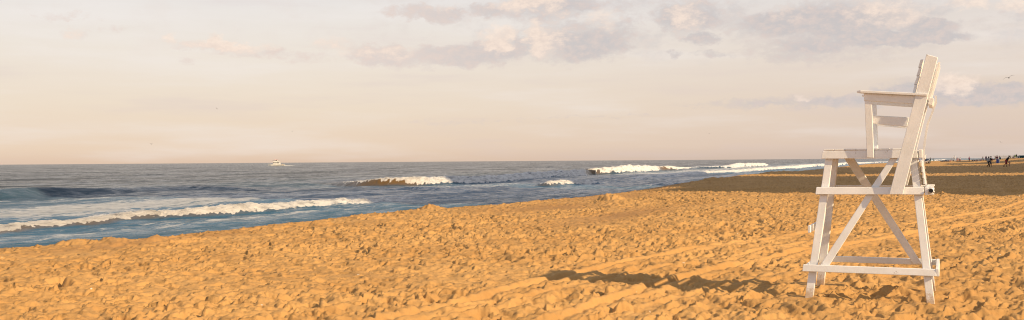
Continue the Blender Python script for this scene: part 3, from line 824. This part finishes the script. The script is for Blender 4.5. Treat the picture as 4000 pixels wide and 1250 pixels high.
POSES = dict(
 stand=dict(lean=0, hipz=.93, lk=(.03, .02), la=(0, 0), rk=(.03, -.02), ra=(-.02, 0), le=(-.02, .05, -.28), lw=(.04, .03, -.53), re=(-.02, -.05, -.28), rw=(.04, -.03, -.53)),
 walk=dict(lean=.04, hipz=.90, lk=(.20, 0), la=(.24, 0), rk=(-.04, 0), ra=(-.34, .10), le=(-.12, .05, -.27), lw=(-.10, .05, -.52), re=(.10, -.04, -.27), rw=(.26, -.03, -.46)),
 stoop=dict(lean=.34, hipz=.87, lk=(.16, 0), la=(.12, 0), rk=(-.12, 0), ra=(-.46, .06), le=(.03, .05, -.30), lw=(.16, .05, -.55), re=(-.14, -.06, -.26), rw=(-.24, -.05, -.46)),
 carry=dict(lean=0, hipz=.93, lk=(.04, .03), la=(0, 0), rk=(.03, -.03), ra=(-.04, 0), le=(.0, .07, -.26), lw=(.24, -.04, -.22), re=(.0, -.07, -.26), rw=(.24, .04, -.22)),
)
def person(loc, face, h, pose, label, top='c_white', legs='c_navy', legs_len=.45, skin='skin', hair='short', sleeves=.5, vox=.022, fine=False, group='people on the beach', topname='shirt', legname='shorts'):
    t = empty('person', loc, face); k = h/1.75
    ps = POSES[pose]; HZ = ps['hipz']; ln = ps['lean']
    sk = M[skin]
    def V(*q): return Vector(q)*k
    pel = V(0, 0, HZ); che = V(ln*.75, 0, HZ+.36*(1-ln*.35)); nk = V(ln*1.0+.01, 0, HZ+.54*(1-ln*.35)); hd = V(ln*1.2+.04, 0, HZ+.70*(1-ln*.38))
    caps = [(pel, V(ln*.35, 0, HZ+.17), .135*k, .120*k), (V(ln*.35, 0, HZ+.17), che, .120*k, .135*k), (che, nk, .10*k, .055*k), (nk, hd-V(0, 0, .05), .055*k, .055*k)]
    caps += [(V(0, .07, HZ), V(0, -.07, HZ), .105*k, .105*k), (V(ln*.8, .13, HZ+.44*(1-ln*.35)), V(ln*.8, -.13, HZ+.44*(1-ln*.35)), .065*k, .065*k)]
    caps += [(hd, hd, .098*k, 0, (1.0, .82, 1.2)), (hd+V(.035, 0, -.07), hd+V(.035, 0, -.075), .045*k, .04*k), (hd+V(.098, 0, -.005), hd+V(.112, 0, -.025), .011*k, .014*k)]
    for sd in (1, -1): caps.append((hd+V(-.005, sd*.082, 0), hd+V(-.005, sd*.084, -.02), .016*k, .014*k))
    J = {}
    for nm, sd, kk, aa, ee, ww in (('L', 1, 'lk', 'la', 'le', 'lw'), ('R', -1, 'rk', 'ra', 're', 'rw')):
        hip = V(0, sd*.09, HZ-.04); kn = V(ps[kk][0], sd*.10, .50-(.93-HZ)*.6+ps[kk][1]); an = V(ps[aa][0], sd*.10, .085+ps[aa][1])
        sh = V(ln*.82, sd*.185, HZ+.44*(1-ln*.35)); el = sh+V(*ps[ee]) if sd > 0 else sh+V(*ps[ee]); wr = sh+V(*ps[ww])
        caps += [(hip, kn, .085*k, .055*k), (kn, an, .055*k, .036*k), (an-V(.02, 0, .03), an+V(.15, 0, -.055), .038*k, .026*k), (sh, el, .050*k, .038*k), (el, wr, .038*k, .026*k)]
        d = (wr-el).normalized(); fx = Vector((0, 1, 0)).cross(d).normalized()
        caps.append((wr, wr+d*.075*k, .026*k, .030*k))
        if fine:
            for q, (off, ln_) in enumerate(((-.026, .062), (-.009, .075), (.009, .078), (.026, .070))):
                b0 = wr+d*.08*k+fx*off*k; b1 = b0+d*ln_*.55*k; b2 = b1+(d+Vector((0, -sd*.5, 0))).normalized()*ln_*.45*k
                caps += [(b0, b1, .0095*k, .009*k), (b1, b2, .009*k, .007*k)]
            caps.append((wr+d*.03*k+fx*.022*k, wr+d*.075*k+fx*.060*k, .011*k, .008*k))
        else:
            caps.append((wr+d*.075*k, wr+d*.14*k, .028*k, .014*k))
        J[nm] = (hip, kn, an, sh, el, wr)
    remeshed('body', caps, vox if not fine else .008, sk, t)
    g = .016*k; vc = .016
    tc = [(pel+V(ln*.05, 0, .02), V(ln*.35, 0, HZ+.17), .150*k, .138*k), (V(ln*.35, 0, HZ+.17), che, .138*k, .150*k), (che, che.lerp(nk, .55), .13*k, .09*k),
          (V(ln*.8, .15, HZ+.43*(1-ln*.35)), V(ln*.8, -.15, HZ+.43*(1-ln*.35)), .082*k, .082*k)]
    for q in 'LR':
        hip, kn, an, sh, el, wr = J[q]
        if sleeves > 0: tc.append((sh, sh.lerp(el, min(1, sleeves*1.6)), .068*k, .060*k))
        if sleeves > .7: tc.append((el, el.lerp(wr, .85), .056*k, .042*k))
    if top: remeshed(topname, tc, vc, M[top], t)
    if legs:
        lc = [(V(0, .06, HZ+.02), V(0, -.06, HZ+.02), .132*k, .132*k)]
        for q in 'LR':
            hip, kn, an, sh, el, wr = J[q]
            if legs_len <= .5: lc.append((hip, hip.lerp(kn, legs_len*2), .108*k, .092*k))
            else: lc += [(hip, kn, .105*k, .075*k), (kn, kn.lerp(an, (legs_len-.5)*2), .075*k, .056*k)]
        remeshed(legname, lc, vc, M[legs], t)
    hc = [(hd+V(-.018, 0, .035), hd+V(-.018, 0, .035), .105*k, 0, (1.0, .88, 1.0))]
    if hair == 'long': hc += [(hd+V(-.06, 0, .02), hd+V(-.10, 0, -.30), .08*k, .055*k)]
    if hair == 'bun': hc += [(hd+V(-.10, 0, .07), hd+V(-.11, 0, .075), .05*k, .05*k)]
    if hair == 'cap': pass
    remeshed('hair', hc, .014, M['hair'], t)
    tag(t, label, 'person', group)
    return t
def at(px, Y): return put(px, Y)
# nearest group
person(at(3861, 156), R(12), 1.66, 'walk', 'long haired woman in pale top and black trousers walking on the shaded sand', 'c_grey', 'c_black', .98, hair='long', sleeves=.9, fine=True, legname='trousers', topname='top')
person(at(3869, 160), R(8), 1.70, 'walk', 'person in dark top half hidden behind the woman in black trousers', 'c_black', 'c_navy', .42, skin='skin', hair='short', sleeves=.4, fine=True)
man = person(at(3930, 157), R(5), 1.88, 'stoop', 'man in black shirt and maroon shorts bending towards a toddler', 'c_black', 'c_maroon', .48, skin='skind', fine=True)
person(at(3943, 157), R(175), .92, 'stand', 'toddler in pink walking beside the man in maroon shorts', 'c_pink', 'c_pink', .3, fine=True)
person(at(3738, 425), R(180), 1.72, 'stand', 'left one of the pair in orange by the far chair', 'c_rust', 'c_orange', .5, hair='long', sleeves=.2, topname='top', legname='skirt')
person(at(3742.5, 425), R(160), 1.70, 'walk', 'right one of the pair in orange by the far chair', 'c_orange', 'c_orange', .5, sleeves=.2, topname='top', legname='skirt')
person(at(3747, 440), R(180), 1.2, 'stand', 'small child in dark red beside the pair in orange', 'c_maroon', 'c_maroon', .4)
person(at(3750, 350), R(20), 1.68, 'carry', 'person in white shirt and dark red shorts right of the pair in orange', 'c_white', 'c_maroon', .4, skin='skind', sleeves=.8)
person(at(3786, 330), R(-90), 1.74, 'carry', 'lone person in maroon top holding a white bundle before the surf', 'c_purple', 'c_black', .45, skin='skind')
person(at(3587, 260), R(60), 1.72, 'stand', 'person in navy partly hidden behind the rear leg of the tall chair', 'c_purple', 'c_navy', .5, skin='skind')
person(at(3634, 330), R(180), 1.75, 'stand', 'standing dark figure between the dark parasol and the surf', 'c_black', 'c_green', .5, skin='skind')
person(at(3645, 400), R(180), 1.7, 'stand', 'slim figure in green standing alone in front of the surf', 'c_green', 'c_green', .5)
person(at(3716, 520), R(180), 1.75, 'stand', 'grey figure standing left of the farthest lifeguard chair', 'c_grey', 'c_grey', .5)
person(at(3839, 420), R(-60), 1.8, 'stand', 'tall person in black at the left of the seated crowd', 'c_tan', 'c_black', .9, legname='trousers')
person(at(3849.5, 400), R(180), 1.7, 'stand', 'person in purple standing in the middle of the crowd', 'c_purple', 'c_purple', .4, skin='skind')
person(at(3853.5, 405), R(0), 1.8, 'stand', 'dark clothed person standing beside the one in purple', 'c_navy', 'c_black', .8, skin='skind', legname='trousers')
person(at(3894.5, 235), R(-90), 1.70, 'carry', 'person in dark top standing behind the blue barrel', 'c_purple', 'c_tan', .4)
person(at(3889, 480), R(-90), 1.7, 'stand', 'tan dressed person below the pier end', 'c_tan', 'c_tan', .4)
person(at(3905, 500), R(-90), 1.8, 'stand', 'slim person in pink standing near the small blue bin', 'c_pink', 'c_grey', .4)
person(at(3961.5, 470), R(-100), 1.72, 'stand', 'person in grey left of the one in the fluorescent vest', 'c_grey', 'c_black', .9, legname='trousers')
person(at(3966.5, 460), R(-90), 1.62, 'stand', 'person in bright fluorescent yellow green vest', 'c_yellow', 'c_yellow', .2, topname='vest')
person(at(3971, 450), R(-90), 1.88, 'stand', 'tall person in black right of the fluorescent vest', 'c_black', 'c_black', .8, skin='skind', legname='trousers')
person(at(3948, 520), R(-90), 1.7, 'stand', 'person in grey behind the man in maroon shorts', 'c_grey', 'c_navy', .4)

def sitter(loc, face, label, top, bottom, skin='skin', h=1.0, hair='short'):
    t = empty('person', loc, face)
    def V(*q): return Vector(q)*h
    caps = [(V(0, 0, .13), V(-.06, 0, .35), .14*h, .12*h), (V(-.06, 0, .35), V(-.05, 0, .52), .12*h, .10*h), (V(-.05, 0, .52), V(0, 0, .68), .06*h, .05*h), (V(.01, 0, .76), V(.01, 0, .76), .10*h, 0, (1, .85, 1.2))]
    for sd in (1, -1):
        caps += [(V(0, sd*.09, .13), V(.38, sd*.12, .40), .085*h, .06*h), (V(.38, sd*.12, .40), V(.55, sd*.12, .06), .055*h, .038*h), (V(.54, sd*.12, .04), V(.68, sd*.12, .03), .035*h, .025*h),
                 (V(-.05, sd*.17, .52), V(.10, sd*.22, .32), .05*h, .04*h), (V(.10, sd*.22, .32), V(.33, sd*.14, .40), .038*h, .026*h), (V(.33, sd*.14, .40), V(.42, sd*.10, .42), .027*h, .015*h)]
    remeshed('body', caps, .024, M[skin], t)
    remeshed('shirt', [(V(0, 0, .14), V(-.06, 0, .35), .155*h, .14*h), (V(-.06, 0, .35), V(-.05, 0, .50), .14*h, .13*h), (V(-.05, .15, .51), V(-.05, -.15, .51), .075*h, .075*h)], .02, M[top], t)
    remeshed('shorts', [(V(0, sd*.09, .13), V(.28, sd*.115, .33), .105*h, .085*h) for sd in (1, -1)], .02, M[bottom], t)
    remeshed('hair', [(V(-.01, 0, .80), V(-.01, 0, .80), .105*h, 0, (1, .9, 1))]+([(V(-.06, 0, .78), V(-.11, 0, .5), .07*h, .05*h)] if hair == 'long' else []), .016, M['hair'], t)
    tag(t, label, 'person', 'people seated on the sand'); return t
SIT = [(3612, 300, 30, 'c_navy', 'c_black', 'seated person in navy left of the dark parasol'),
 (3621, 310, 200, 'c_white', 'c_navy', 'seated person in white under the dark parasol'),
 (3628, 318, 160, 'c_black', 'c_black', 'seated person in black right of the dark parasol'),
 (3631, 330, 100, 'c_grey', 'c_navy', 'seated person in grey beside the standing dark figure'),
 (3683, 480, 160, 'c_grey', 'c_black', 'seated person in grey at the left end of the dark beach gear'),
 (3704, 430, 120, 'c_navy', 'c_navy', 'large seated person in navy left of the far chair'),
 (3711, 440, 60, 'c_rust', 'c_black', 'seated person in rust red next to the one in navy'),
 (3723, 500, 60, 'c_black', 'c_black', 'seated person in black at the foot of the farthest chair'),
 (3797, 470, 40, 'c_navy', 'c_black', 'leftmost seated person of the long row right of the lone walker'),
 (3803, 440, 120, 'c_white', 'c_tan', 'seated person in white at the left of the long row'),
 (3808, 450, 200, 'c_grey', 'c_navy', 'seated person in grey, third in the long row'),
 (3813, 430, 90, 'c_pink', 'c_white', 'seated person in pink in the long row'),
 (3819, 430, 150, 'c_navy', 'c_tan', 'seated person in navy in the middle of the long row'),
 (3824, 410, 30, 'c_tan', 'c_white', 'seated person in tan on a white towel'),
 (3828, 410, 180, 'c_rust', 'c_rust', 'seated person in rust red beside the white towel'),
 (3833, 430, 110, 'c_pink', 'c_grey', 'seated person in pink left of the tall one in black'),
 (3843, 430, 60, 'c_tan', 'c_maroon', 'seated person in tan right of the tall one in black'),
 (3857, 395, 20, 'c_black', 'c_black', 'seated person in black at the right end of the crowd'),
 (3878, 430, 70, 'c_pink', 'c_rust', 'seated person in pink between the walkers and the barrel'),
 (3884, 500, 70, 'c_grey', 'c_navy', 'seated person in grey at the left foot of the pier'),
 (3945, 560, 70, 'c_green', 'c_navy', 'seated person in green left of the fluorescent vest'),
 (3957, 480, 70, 'c_navy', 'c_black', 'seated person in black left of the fluorescent vest group')]
for px, Y, fc, tp, bt, lb in SIT:
    sitter(put(px, Y), R(fc), lb, tp, bt, skin=random.choice(['skin', 'skind']), h=random.uniform(.95, 1.12), hair=random.choice(['short', 'long']))

# parasol, low beach tents and bags
t = empty('beach_parasol', put(3620, 305)); t.rotation_euler = (R(8), R(-14), 0)
MB().tube([(0, 0, -.2), (0, 0, 1.35)], .018, 8).build('pole', M['bare'], t)
m = MB(); seg = 8
m.lathe([(.95, 1.02), (.93, 1.05), (.55, 1.27), (.03, 1.37), (.02, 1.35), (.55, 1.24), (.92, 1.02)], 8)
m.build('canopy', M['c_navy'], t)
tag(t, 'tilted dark navy beach parasol near the small far lifeguard chair', 'parasol')
def tent(px, Y, w, h, mat, lab):
    t = empty('beach_shelter', put(px, Y), R(-20))
    bm = MB(); n = 9
    pts = [(-w/2+w*i/(n-1), h*math.sin(math.pi*min(1, (i+.6)/(n)))) for i in range(n)]
    for (x0, z0), (x1, z1) in zip(pts[:-1], pts[1:]):
        bm.hexa([(x0, -.6, 0), (x1, -.6, 0), (x1, -.6, z1), (x0, -.6, z0), (x0, .6, 0), (x1, .6, 0), (x1, .6, z1*.7), (x0, .6, z0*.7)])
    bm.build('canopy', M[mat], t)
    MB().tube([(-w/2, -.62, .02), (-w/4, -.62, h*.8), (w/4, -.62, h*.9), (w/2, -.62, .02)], .012, 6).build('pole', M['grey'], t)
    tag(t, lab, 'beach shelter', 'low beach shelters'); return t
tent(3617, 300, 2.2, .35, 'c_black', 'low black heap of gear under the dark parasol')
tent(3692, 470, 4.2, .7, 'c_navy', 'low navy shelter left of the large seated person')
tent(3686, 475, 2.6, .45, 'c_green', 'low dark green shelter at the left of the navy one')
tent(3859, 400, 1.6, .5, 'c_black', 'low black bundle at the right end of the crowd')
tent(3875.5, 420, 1.6, .45, 'c_rust', 'low reddish shelter between walkers and the barrel')
tent(3825, 400, 1.5, .35, 'c_white', 'low white bundle in the middle of the seated crowd')

# barrels and bins
def barrel(px, Y, mat, lab, h=.95, r=.29):
    t = empty('litter_barrel', put(px, Y))
    MB().lathe([(r*.92, 0), (r, .05), (r, .28*h), (r*1.04, .31*h), (r, .34*h), (r, .64*h), (r*1.04, .67*h), (r, .70*h), (r*.99, .97*h), (r*1.03, h), (r*.93, h), (r*.90, .9*h)], 24).build('drum', M[mat], t, False)
    m = MB().lathe([(r*1.05, h-.02), (r*1.07, h), (r*1.05, h+.02), (r*.95, h+.02), (r*.95, h-.02)], 24); m.build('rim', M[mat], t)
    tag(t, lab, 'barrel', 'litter barrels on the beach'); return t
barrel(3896.5, 222, 'barrel', 'bright blue litter barrel standing on the shaded sand', .84, .25)
barrel(3902, 223, 'barrelw', 'white litter barrel right behind the bright blue one', .84, .17)
barrel(3906.5, 400, 'bin', 'smaller far teal blue bin below the pier', .85, .33)
def dumpster(px, Y, w, h, lab):
    t = empty('dumpster', put(px, Y), R(-15))
    m = MB(); m.hexa([(-w/2*.92, -.6, .12), (w/2*.92, -.6, .12), (w/2*.92, .6, .12), (-w/2*.92, .6, .12), (-w/2, -.7, h), (w/2, -.7, h), (w/2, .7, h), (-w/2, .7, h)], .03)
    for k in (-.3, 0, .3): m.box((k*w, -.70, h*.55), (.06, .12, h*.7))
    m.build('bin_body', M['bin'], t)
    MB().hexa([(-w/2, -.74, h+.005), (w/2, -.74, h+.005), (w/2, .74, h+.005), (-w/2, .74, h+.005), (-w/2, -.74, h+.05), (w/2, -.74, h+.05), (w/2, .74, h+.16), (-w/2, .74, h+.16)], .02).build('lid', M['bin'], t)
    for sx in (-1, 1):
        for sy in (-1, 1): MB().tube([(sx*w*.4-.03, sy*.5, .07), (sx*w*.4+.03, sy*.5, .07)], .07, 10).build('wheel', M['black'], t)
    tag(t, lab, 'dumpster', 'dumpsters on the beach'); return t
dumpster(3987, 452, 1.5, 1.05, 'large teal dumpster near the right edge of the beach')
dumpster(3979, 470, .9, .75, 'lower teal dumpster just left of the large one')
dumpster(3999, 470, 1.3, 1.1, 'pale teal dumpster cut by the right edge of the picture')
t = empty('marker_post', put(3982, 430)); MB().lathe([(.10, 0), (.10, .55), (.05, .68), (.05, .85), (.06, .87)], 12).build('post', M['barrelw'], t)
tag(t, 'short pale marker post in front of the teal dumpsters', 'post')

# pier
def make_pier():
    Y = 800.0
    a = gd(3882, 609, Y); b = gd(4040, 608, Y)
    t = empty('pier', (a[0], a[1], 0)); L = b[0]-a[0]; zt = a[2]; zb = ground_z(a[0], a[1])-.3
    m = MB().box((L/2, 0, zt), (L, 1.6, .16)); m.build('deck', M['grey'], t)
    MB().box((L/2, -.8, zt-.35), (L, .12, .22)).build('beam', M['grey'], t)
    for k in range(36):
        xx = k*L/36+.15
        MB().box((xx, -.6, (zt-.47+zb)/2), (.16, .16, zt-.47-zb)).build('piling', M['grey'], t)
    for k in (3, 9, 17):
        MB().tube([(k*L/36, 0, zt+.08), (k*L/36, 0, zt+.9)], .05, 6).build('railing_post', M['grey'], t)
    tag(t, 'far grey timber pier on closely spaced pilings at the right', 'pier')
make_pier()

# ------------------------------------------------------------------ hotels along the boardwalk (out of frame to the right; their shadows cross the beach)
hm = simple('pale_hotel_wall', (.5, .46, .4), .8, .08, .05); hg = simple('hotel_window_glass', (.05, .07, .09), .1)
def hotel(s0, s1, n0, n1, h, lab, step=0.0, hs=46.0):
    cs, cn = (s0+s1)/2, (n0+n1)/2
    x, y = cs*S[0]+cn*N[0], cs*S[1]+cn*N[1]
    t = empty('hotel_tower', (x, y, 0), -AS)        # local x = landward, y = along shore
    dx, dy = abs(n1-n0), s1-s0
    if step:
        MB().box((0, 0, hs/2-1), (dx, dy, hs+2)).build('wall', hm, t)
        MB().box((0, step/2, (h+hs)/2), (dx-.4, dy-step, h-hs)).build('wall', hm, t)
    else:
        MB().box((0, 0, h/2-1), (dx, dy, h+2)).build('wall', hm, t)
    fl = MB(); st = int(h/3.3)
    for k in range(1, st):
        up = step if step and k*3.3 > hs else 0
        fl.box((0, up/2, k*3.3), (dx+1.6, dy-1-up, .22))
    fl.build('balcony_slabs', hm, t)
    gl = MB()
    nb = max(3, int(dy/4.5))
    for k in range(st-1):
        for j in range(nb):
            if step and k*3.3+3 > hs and -dy/2+(j+.1)*dy/nb < -dy/2+step: continue
            gl.box((-dx/2-.02, -dy/2+(j+.5)*dy/nb, k*3.3+1.9), (.1, dy/nb*.62, 2.0))
    o_ = gl.build('windows', hg, t); o_['kind'] = 'stuff'
    MB().box((0, 0, h+1.0), (dx*.5, dy*.3, 3.8)).build('roof_plant', hm, t)
    tag(t, lab, 'hotel', 'hotels along the boardwalk')
def shade(pa, pb, h, lab, step=0.0):
    # the tower stands where its two corner edges throw their shadows through the ground points pa and pb
    dd = np.array([-math.sin(R(SUN_PHI)), math.cos(R(SUN_PHI))])
    out_ = []
    for p, nn in ((pa, -70.0), (pb, -95.0)):
        p = np.array(p); t_ = (nn-p @ N)/(dd @ N); out_.append((p+dd*t_) @ S)
    hotel(out_[0], out_[1], -95, -70, h, lab, step)
shade((21, 48), (32.5, 99.5), 88, 'nearest hotel tower behind the beach', 9.0)
shade((36, 112), (79.6, 198), 88, 'broad second hotel tower behind the beach', 2.5)
shade((95.6, 226), (122, 280), 38, 'low third hotel behind the beach')
shade((148, 330), (235, 520), 36, 'fourth long hotel behind the beach')

# ------------------------------------------------------------------ light
phi = R(SUN_PHI); el = R(SUN_EL)
d = Vector((-math.sin(phi)*math.cos(el), math.cos(phi)*math.cos(el), -math.sin(el)))     # direction light travels
sl = bpy.data.lights.new('sun', 'SUN'); sl.energy = 5.0; sl.angle = R(.53); sl.color = (1.0, .745, .44)
so = bpy.data.objects.new('sun', sl); C.objects.link(so); so.rotation_mode = 'QUATERNION'; so.rotation_quaternion = d.to_track_quat('-Z', 'Y')

w = bpy.data.worlds.new('World'); SC.world = w; w.use_nodes = True
nt = w.node_tree; nt.nodes.clear()
out = nt.nodes.new('ShaderNodeOutputWorld'); bg = nt.nodes.new('ShaderNodeBackground'); nt.links.new(bg.outputs[0], out.inputs[0])
bg.inputs[1].default_value = .1
sky = nt.nodes.new('ShaderNodeTexSky'); sky.sky_type = 'NISHITA'; sky.sun_disc = False; sky.sun_elevation = el
tosun = -d
sky.sun_rotation = math.atan2(tosun.x, tosun.y)
sky.air_density = 1.0; sky.dust_density = 2.0; sky.ozone_density = 1.2
tc = nt.nodes.new('ShaderNodeTexCoord'); gen = tc.outputs['Generated']
sp = nt.nodes.new('ShaderNodeSeparateXYZ'); nt.links.new(gen, sp.inputs[0])
gx, gy, gzz = sp.outputs
hyp = mathn(nt, 'SQRT', mathn(nt, 'ADD', mathn(nt, 'MULTIPLY', gx, gx), mathn(nt, 'MULTIPLY', gy, gy)))
elv = mathn(nt, 'MULTIPLY', mathn(nt, 'ARCTAN2', gzz, hyp), 180/math.pi)
azi = mathn(nt, 'MULTIPLY', mathn(nt, 'ARCTAN2', gx, gy), 180/math.pi)
cmb = nt.nodes.new('ShaderNodeCombineXYZ'); nt.links.new(azi, cmb.inputs[0]); nt.links.new(elv, cmb.inputs[1])
ae = cmb.outputs[0]
def azel(px, py):
    r = ray(px, py); return math.degrees(math.atan2(r[0], r[1])), math.degrees(math.atan2(r[2], math.hypot(r[0], r[1])))
# thin high haze veil: pale, warmer towards the horizon
K = 10.0
def k(c): return tuple(v*K for v in c)
veilL = ramp(nt, smap(nt, elv, 0, 30, interp='LINEAR'), [(0, (.68, .50, .375)), (.025, (.745, .58, .44)), (.10, (.765, .645, .52)), (.20, (.765, .69, .61)), (.29, (.74, .70, .67)), (.5, (.60, .60, .64)), (1, (.34, .37, .42))])
veilR = ramp(nt, smap(nt, elv, 0, 30, interp='LINEAR'), [(0, (.55, .44, .375)), (.025, (.65, .51, .42)), (.10, (.69, .565, .47)), (.20, (.71, .62, .55)), (.29, (.68, .635, .61)), (.5, (.58, .59, .63)), (1, (.33, .36, .42))])
veil = mixc(nt, smap(nt, azi, -15, 28), veilL, veilR)
sc_ = nt.nodes.new('ShaderNodeVectorMath'); sc_.operation = 'SCALE'; nt.links.new(veil, sc_.inputs[0]); sc_.inputs['Scale'].default_value = K
vf = smap(nt, elv, 6, 60, .95, .75)
base = mixc(nt, vf, sky.outputs[0], sc_.outputs[0])
# soft cirrus streaks
mpn = nt.nodes.new('ShaderNodeMapping'); mpn.inputs['Scale'].default_value = (.06, .5, 1); mpn.inputs['Rotation'].default_value = (0, 0, R(4)); nt.links.new(ae, mpn.inputs[0])
ci = noise(nt, mpn.outputs[0], 1.0, 5, .55)
base = mixc(nt, mathn(nt, 'MULTIPLY', smap(nt, ci, .46, .70), .34), base, k((.80, .76, .74)))
base = mixc(nt, mathn(nt, 'MULTIPLY', smap(nt, ci, .48, .30), .30), base, k((.60, .50, .50)))
# cumulus banks, each an az/el ellipse broken up by noise: (px, py, rx, ry, weight)
grey = [(1640, 45, 150, 26, 1.0), (1740, 70, 90, 26, .9), (1890, 45, 60, 30, .6), (2080, 30, 200, 45, .8), (2680, 80, 110, 60, .8), (2760, 150, 75, 20, .9), (2620, 40, 90, 60, .4), (2780, 45, 90, 50, .5),
        (1480, 215, 90, 40, .75), (1640, 225, 230, 42, .8), (1850, 215, 160, 45, .8), (1960, 180, 100, 50, .6), (2180, 190, 160, 55, .75), (2340, 195, 110, 45, .7), (2230, 120, 200, 55, .65), (2420, 150, 120, 50, .5),
        (3080, 90, 230, 42, 1.0), (3240, 60, 250, 55, .9), (3420, 95, 220, 50, .7), (3330, 160, 260, 30, .75), (3560, 150, 180, 25, .75), (3660, 100, 110, 26, .9), (3050, 190, 160, 55, .45), (3300, 215, 250, 40, .4), (3700, 150, 120, 20, .7),
        (3110, 395, 200, 22, .6), (3330, 400, 150, 28, .6), (3700, 370, 320, 38, .95), (3560, 350, 120, 40, .7), (3880, 375, 150, 36, .95), (2850, 412, 200, 12, .4),
        (780, 175, 150, 16, .50), (960, 200, 160, 20, .5), (1150, 222, 180, 20, .45), (1330, 180, 120, 22, .4), (740, 240, 30, 14, .4), (250, 62, 140, 14, .35), (300, 135, 50, 22, .35), (450, 112, 90, 14, .3), (2630, 212, 40, 12, .7), (2780, 205, 70, 14, .6),
        (2280, 15, 200, 25, .5), (1750, 475, 300, 8, .3), (2250, 455, 300, 7, .25), (3950, 60, 80, 30, .3), (2460, 60, 70, 40, .35)]
lit = [(1955, 150, 62, 52, 1.0), (1940, 180, 60, 20, .8), (2090, 145, 34, 62, .85), (2170, 145, 70, 40, .55), (2060, 15, 140, 26, .9), (2110, 205, 50, 24, .6), (2680, 65, 70, 60, .65), (2350, 70, 70, 40, .5),
       (820, 170, 110, 18, .8), (850, 150, 36, 22, .7), (960, 185, 120, 18, .6), (660, 150, 26, 26, .6), (1300, 172, 80, 18, .55), (1520, 205, 100, 30, .5), (1380, 205, 90, 20, .35), (3480, 60, 160, 40, .55), (3790, 15, 80, 24, .75), (3960, 20, 70, 24, .65),
       (3700, 330, 75, 38, .95), (3780, 310, 50, 30, .6), (3140, 385, 26, 14, .7), (290, 135, 30, 20, .45), (3080, 45, 70, 30, .35), (1720, 30, 80, 14, .3), (2180, 60, 50, 30, .4), (3400, 20, 120, 24, .4)]
wv = nt.nodes.new('ShaderNodeTexNoise'); wv.inputs['Scale'].default_value = .75; wv.inputs['Detail'].default_value = 7; wv.inputs['Roughness'].default_value = .62
mw = nt.nodes.new('ShaderNodeMapping'); mw.inputs['Scale'].default_value = (1, 1.6, 1); nt.links.new(ae, mw.inputs[0]); nt.links.new(mw.outputs[0], wv.inputs['Vector'])
wsub = nt.nodes.new('ShaderNodeVectorMath'); wsub.operation = 'SUBTRACT'; nt.links.new(wv.outputs['Color'], wsub.inputs[0]); wsub.inputs[1].default_value = (.5, .5, .5)
wsc = nt.nodes.new('ShaderNodeVectorMath'); wsc.operation = 'MULTIPLY'; nt.links.new(wsub.outputs[0], wsc.inputs[0]); wsc.inputs[1].default_value = (2.4, 1.3, 0)
wae = nt.nodes.new('ShaderNodeVectorMath'); wae.operation = 'ADD'; nt.links.new(ae, wae.inputs[0]); nt.links.new(wsc.outputs[0], wae.inputs[1])
def blobs(lst, src):
    tot = None
    for px, py, rx, ry, wt in lst:
        wt = min(1.15, wt*1.22); rx *= 1.08; ry *= 1.1
        a, e = azel(px, py); ra = rx/FPX*57.3*math.cos(R(a))**2*1.25; re = ry/FPX*57.3*1.25
        mp_ = nt.nodes.new('ShaderNodeVectorMath'); mp_.operation = 'MULTIPLY_ADD'
        nt.links.new(src, mp_.inputs[0]); mp_.inputs[1].default_value = (1/ra, 1/re, 0); mp_.inputs[2].default_value = (-a/ra, -e/re, 0)
        ln = nt.nodes.new('ShaderNodeVectorMath'); ln.operation = 'DOT_PRODUCT'; nt.links.new(mp_.outputs[0], ln.inputs[0]); nt.links.new(mp_.outputs[0], ln.inputs[1])
        v = mathn(nt, 'MULTIPLY_ADD', ln.outputs['Value'], -wt, wt, clamp=True)
        tot = v if tot is None else mathn(nt, 'ADD', tot, v)
    return mathn(nt, 'MINIMUM', tot, 1.3)
fine = noise(nt, mw.outputs[0], 1.6, 8, .66)
def edged(v, gainn, lo, hi):
    q = mathn(nt, 'ADD', v, mathn(nt, 'MULTIPLY', mathn(nt, 'SUBTRACT', fine, .5), gainn))
    return mathn(nt, 'MULTIPLY', smap(nt, q, lo, hi), smap(nt, v, .0, .15))
gm = edged(blobs(grey, wae.outputs[0]), 2.0, .02, 1.15)
lm = edged(blobs(lit, wae.outputs[0]), 1.3, .05, 1.15)
mot = mathn(nt, 'MULTIPLY', smap(nt, noise(nt, mw.outputs[0], .45, 7, .6), .46, .66), mathn(nt, 'MULTIPLY', smap(nt, elv, 4.3, 7.0), smap(nt, azi, -14, 4, .15, .55)))
gm = mathn(nt, 'MAXIMUM', gm, mot)
gcol = mixc(nt, smap(nt, azi, -12, 6), k((.66, .575, .535)), k((.495, .47, .475)))
gcol = mixc(nt, mathn(nt, 'MULTIPLY', smap(nt, fine, .35, .7), .55), gcol, k((.72, .57, .50)))
base = mixc(nt, mathn(nt, 'MULTIPLY', gm, .85), base, gcol)
lcol = mixc(nt, smap(nt, fine, .3, .65), k((.73, .60, .52)), k((.86, .71, .60)))
base = mixc(nt, mathn(nt, 'MULTIPLY', lm, .80), base, lcol)
nt.links.new(base, bg.inputs[0])

SC.view_settings.view_transform = 'Standard'; SC.view_settings.look = 'None'; SC.view_settings.gamma = 1.0
SC.view_settings.use_curve_mapping = False
SC.view_settings.exposure = 0.2
SC.cycles.filter_width = 1.1
SC.cycles.max_bounces = 5; SC.cycles.diffuse_bounces = 2; SC.cycles.glossy_bounces = 2
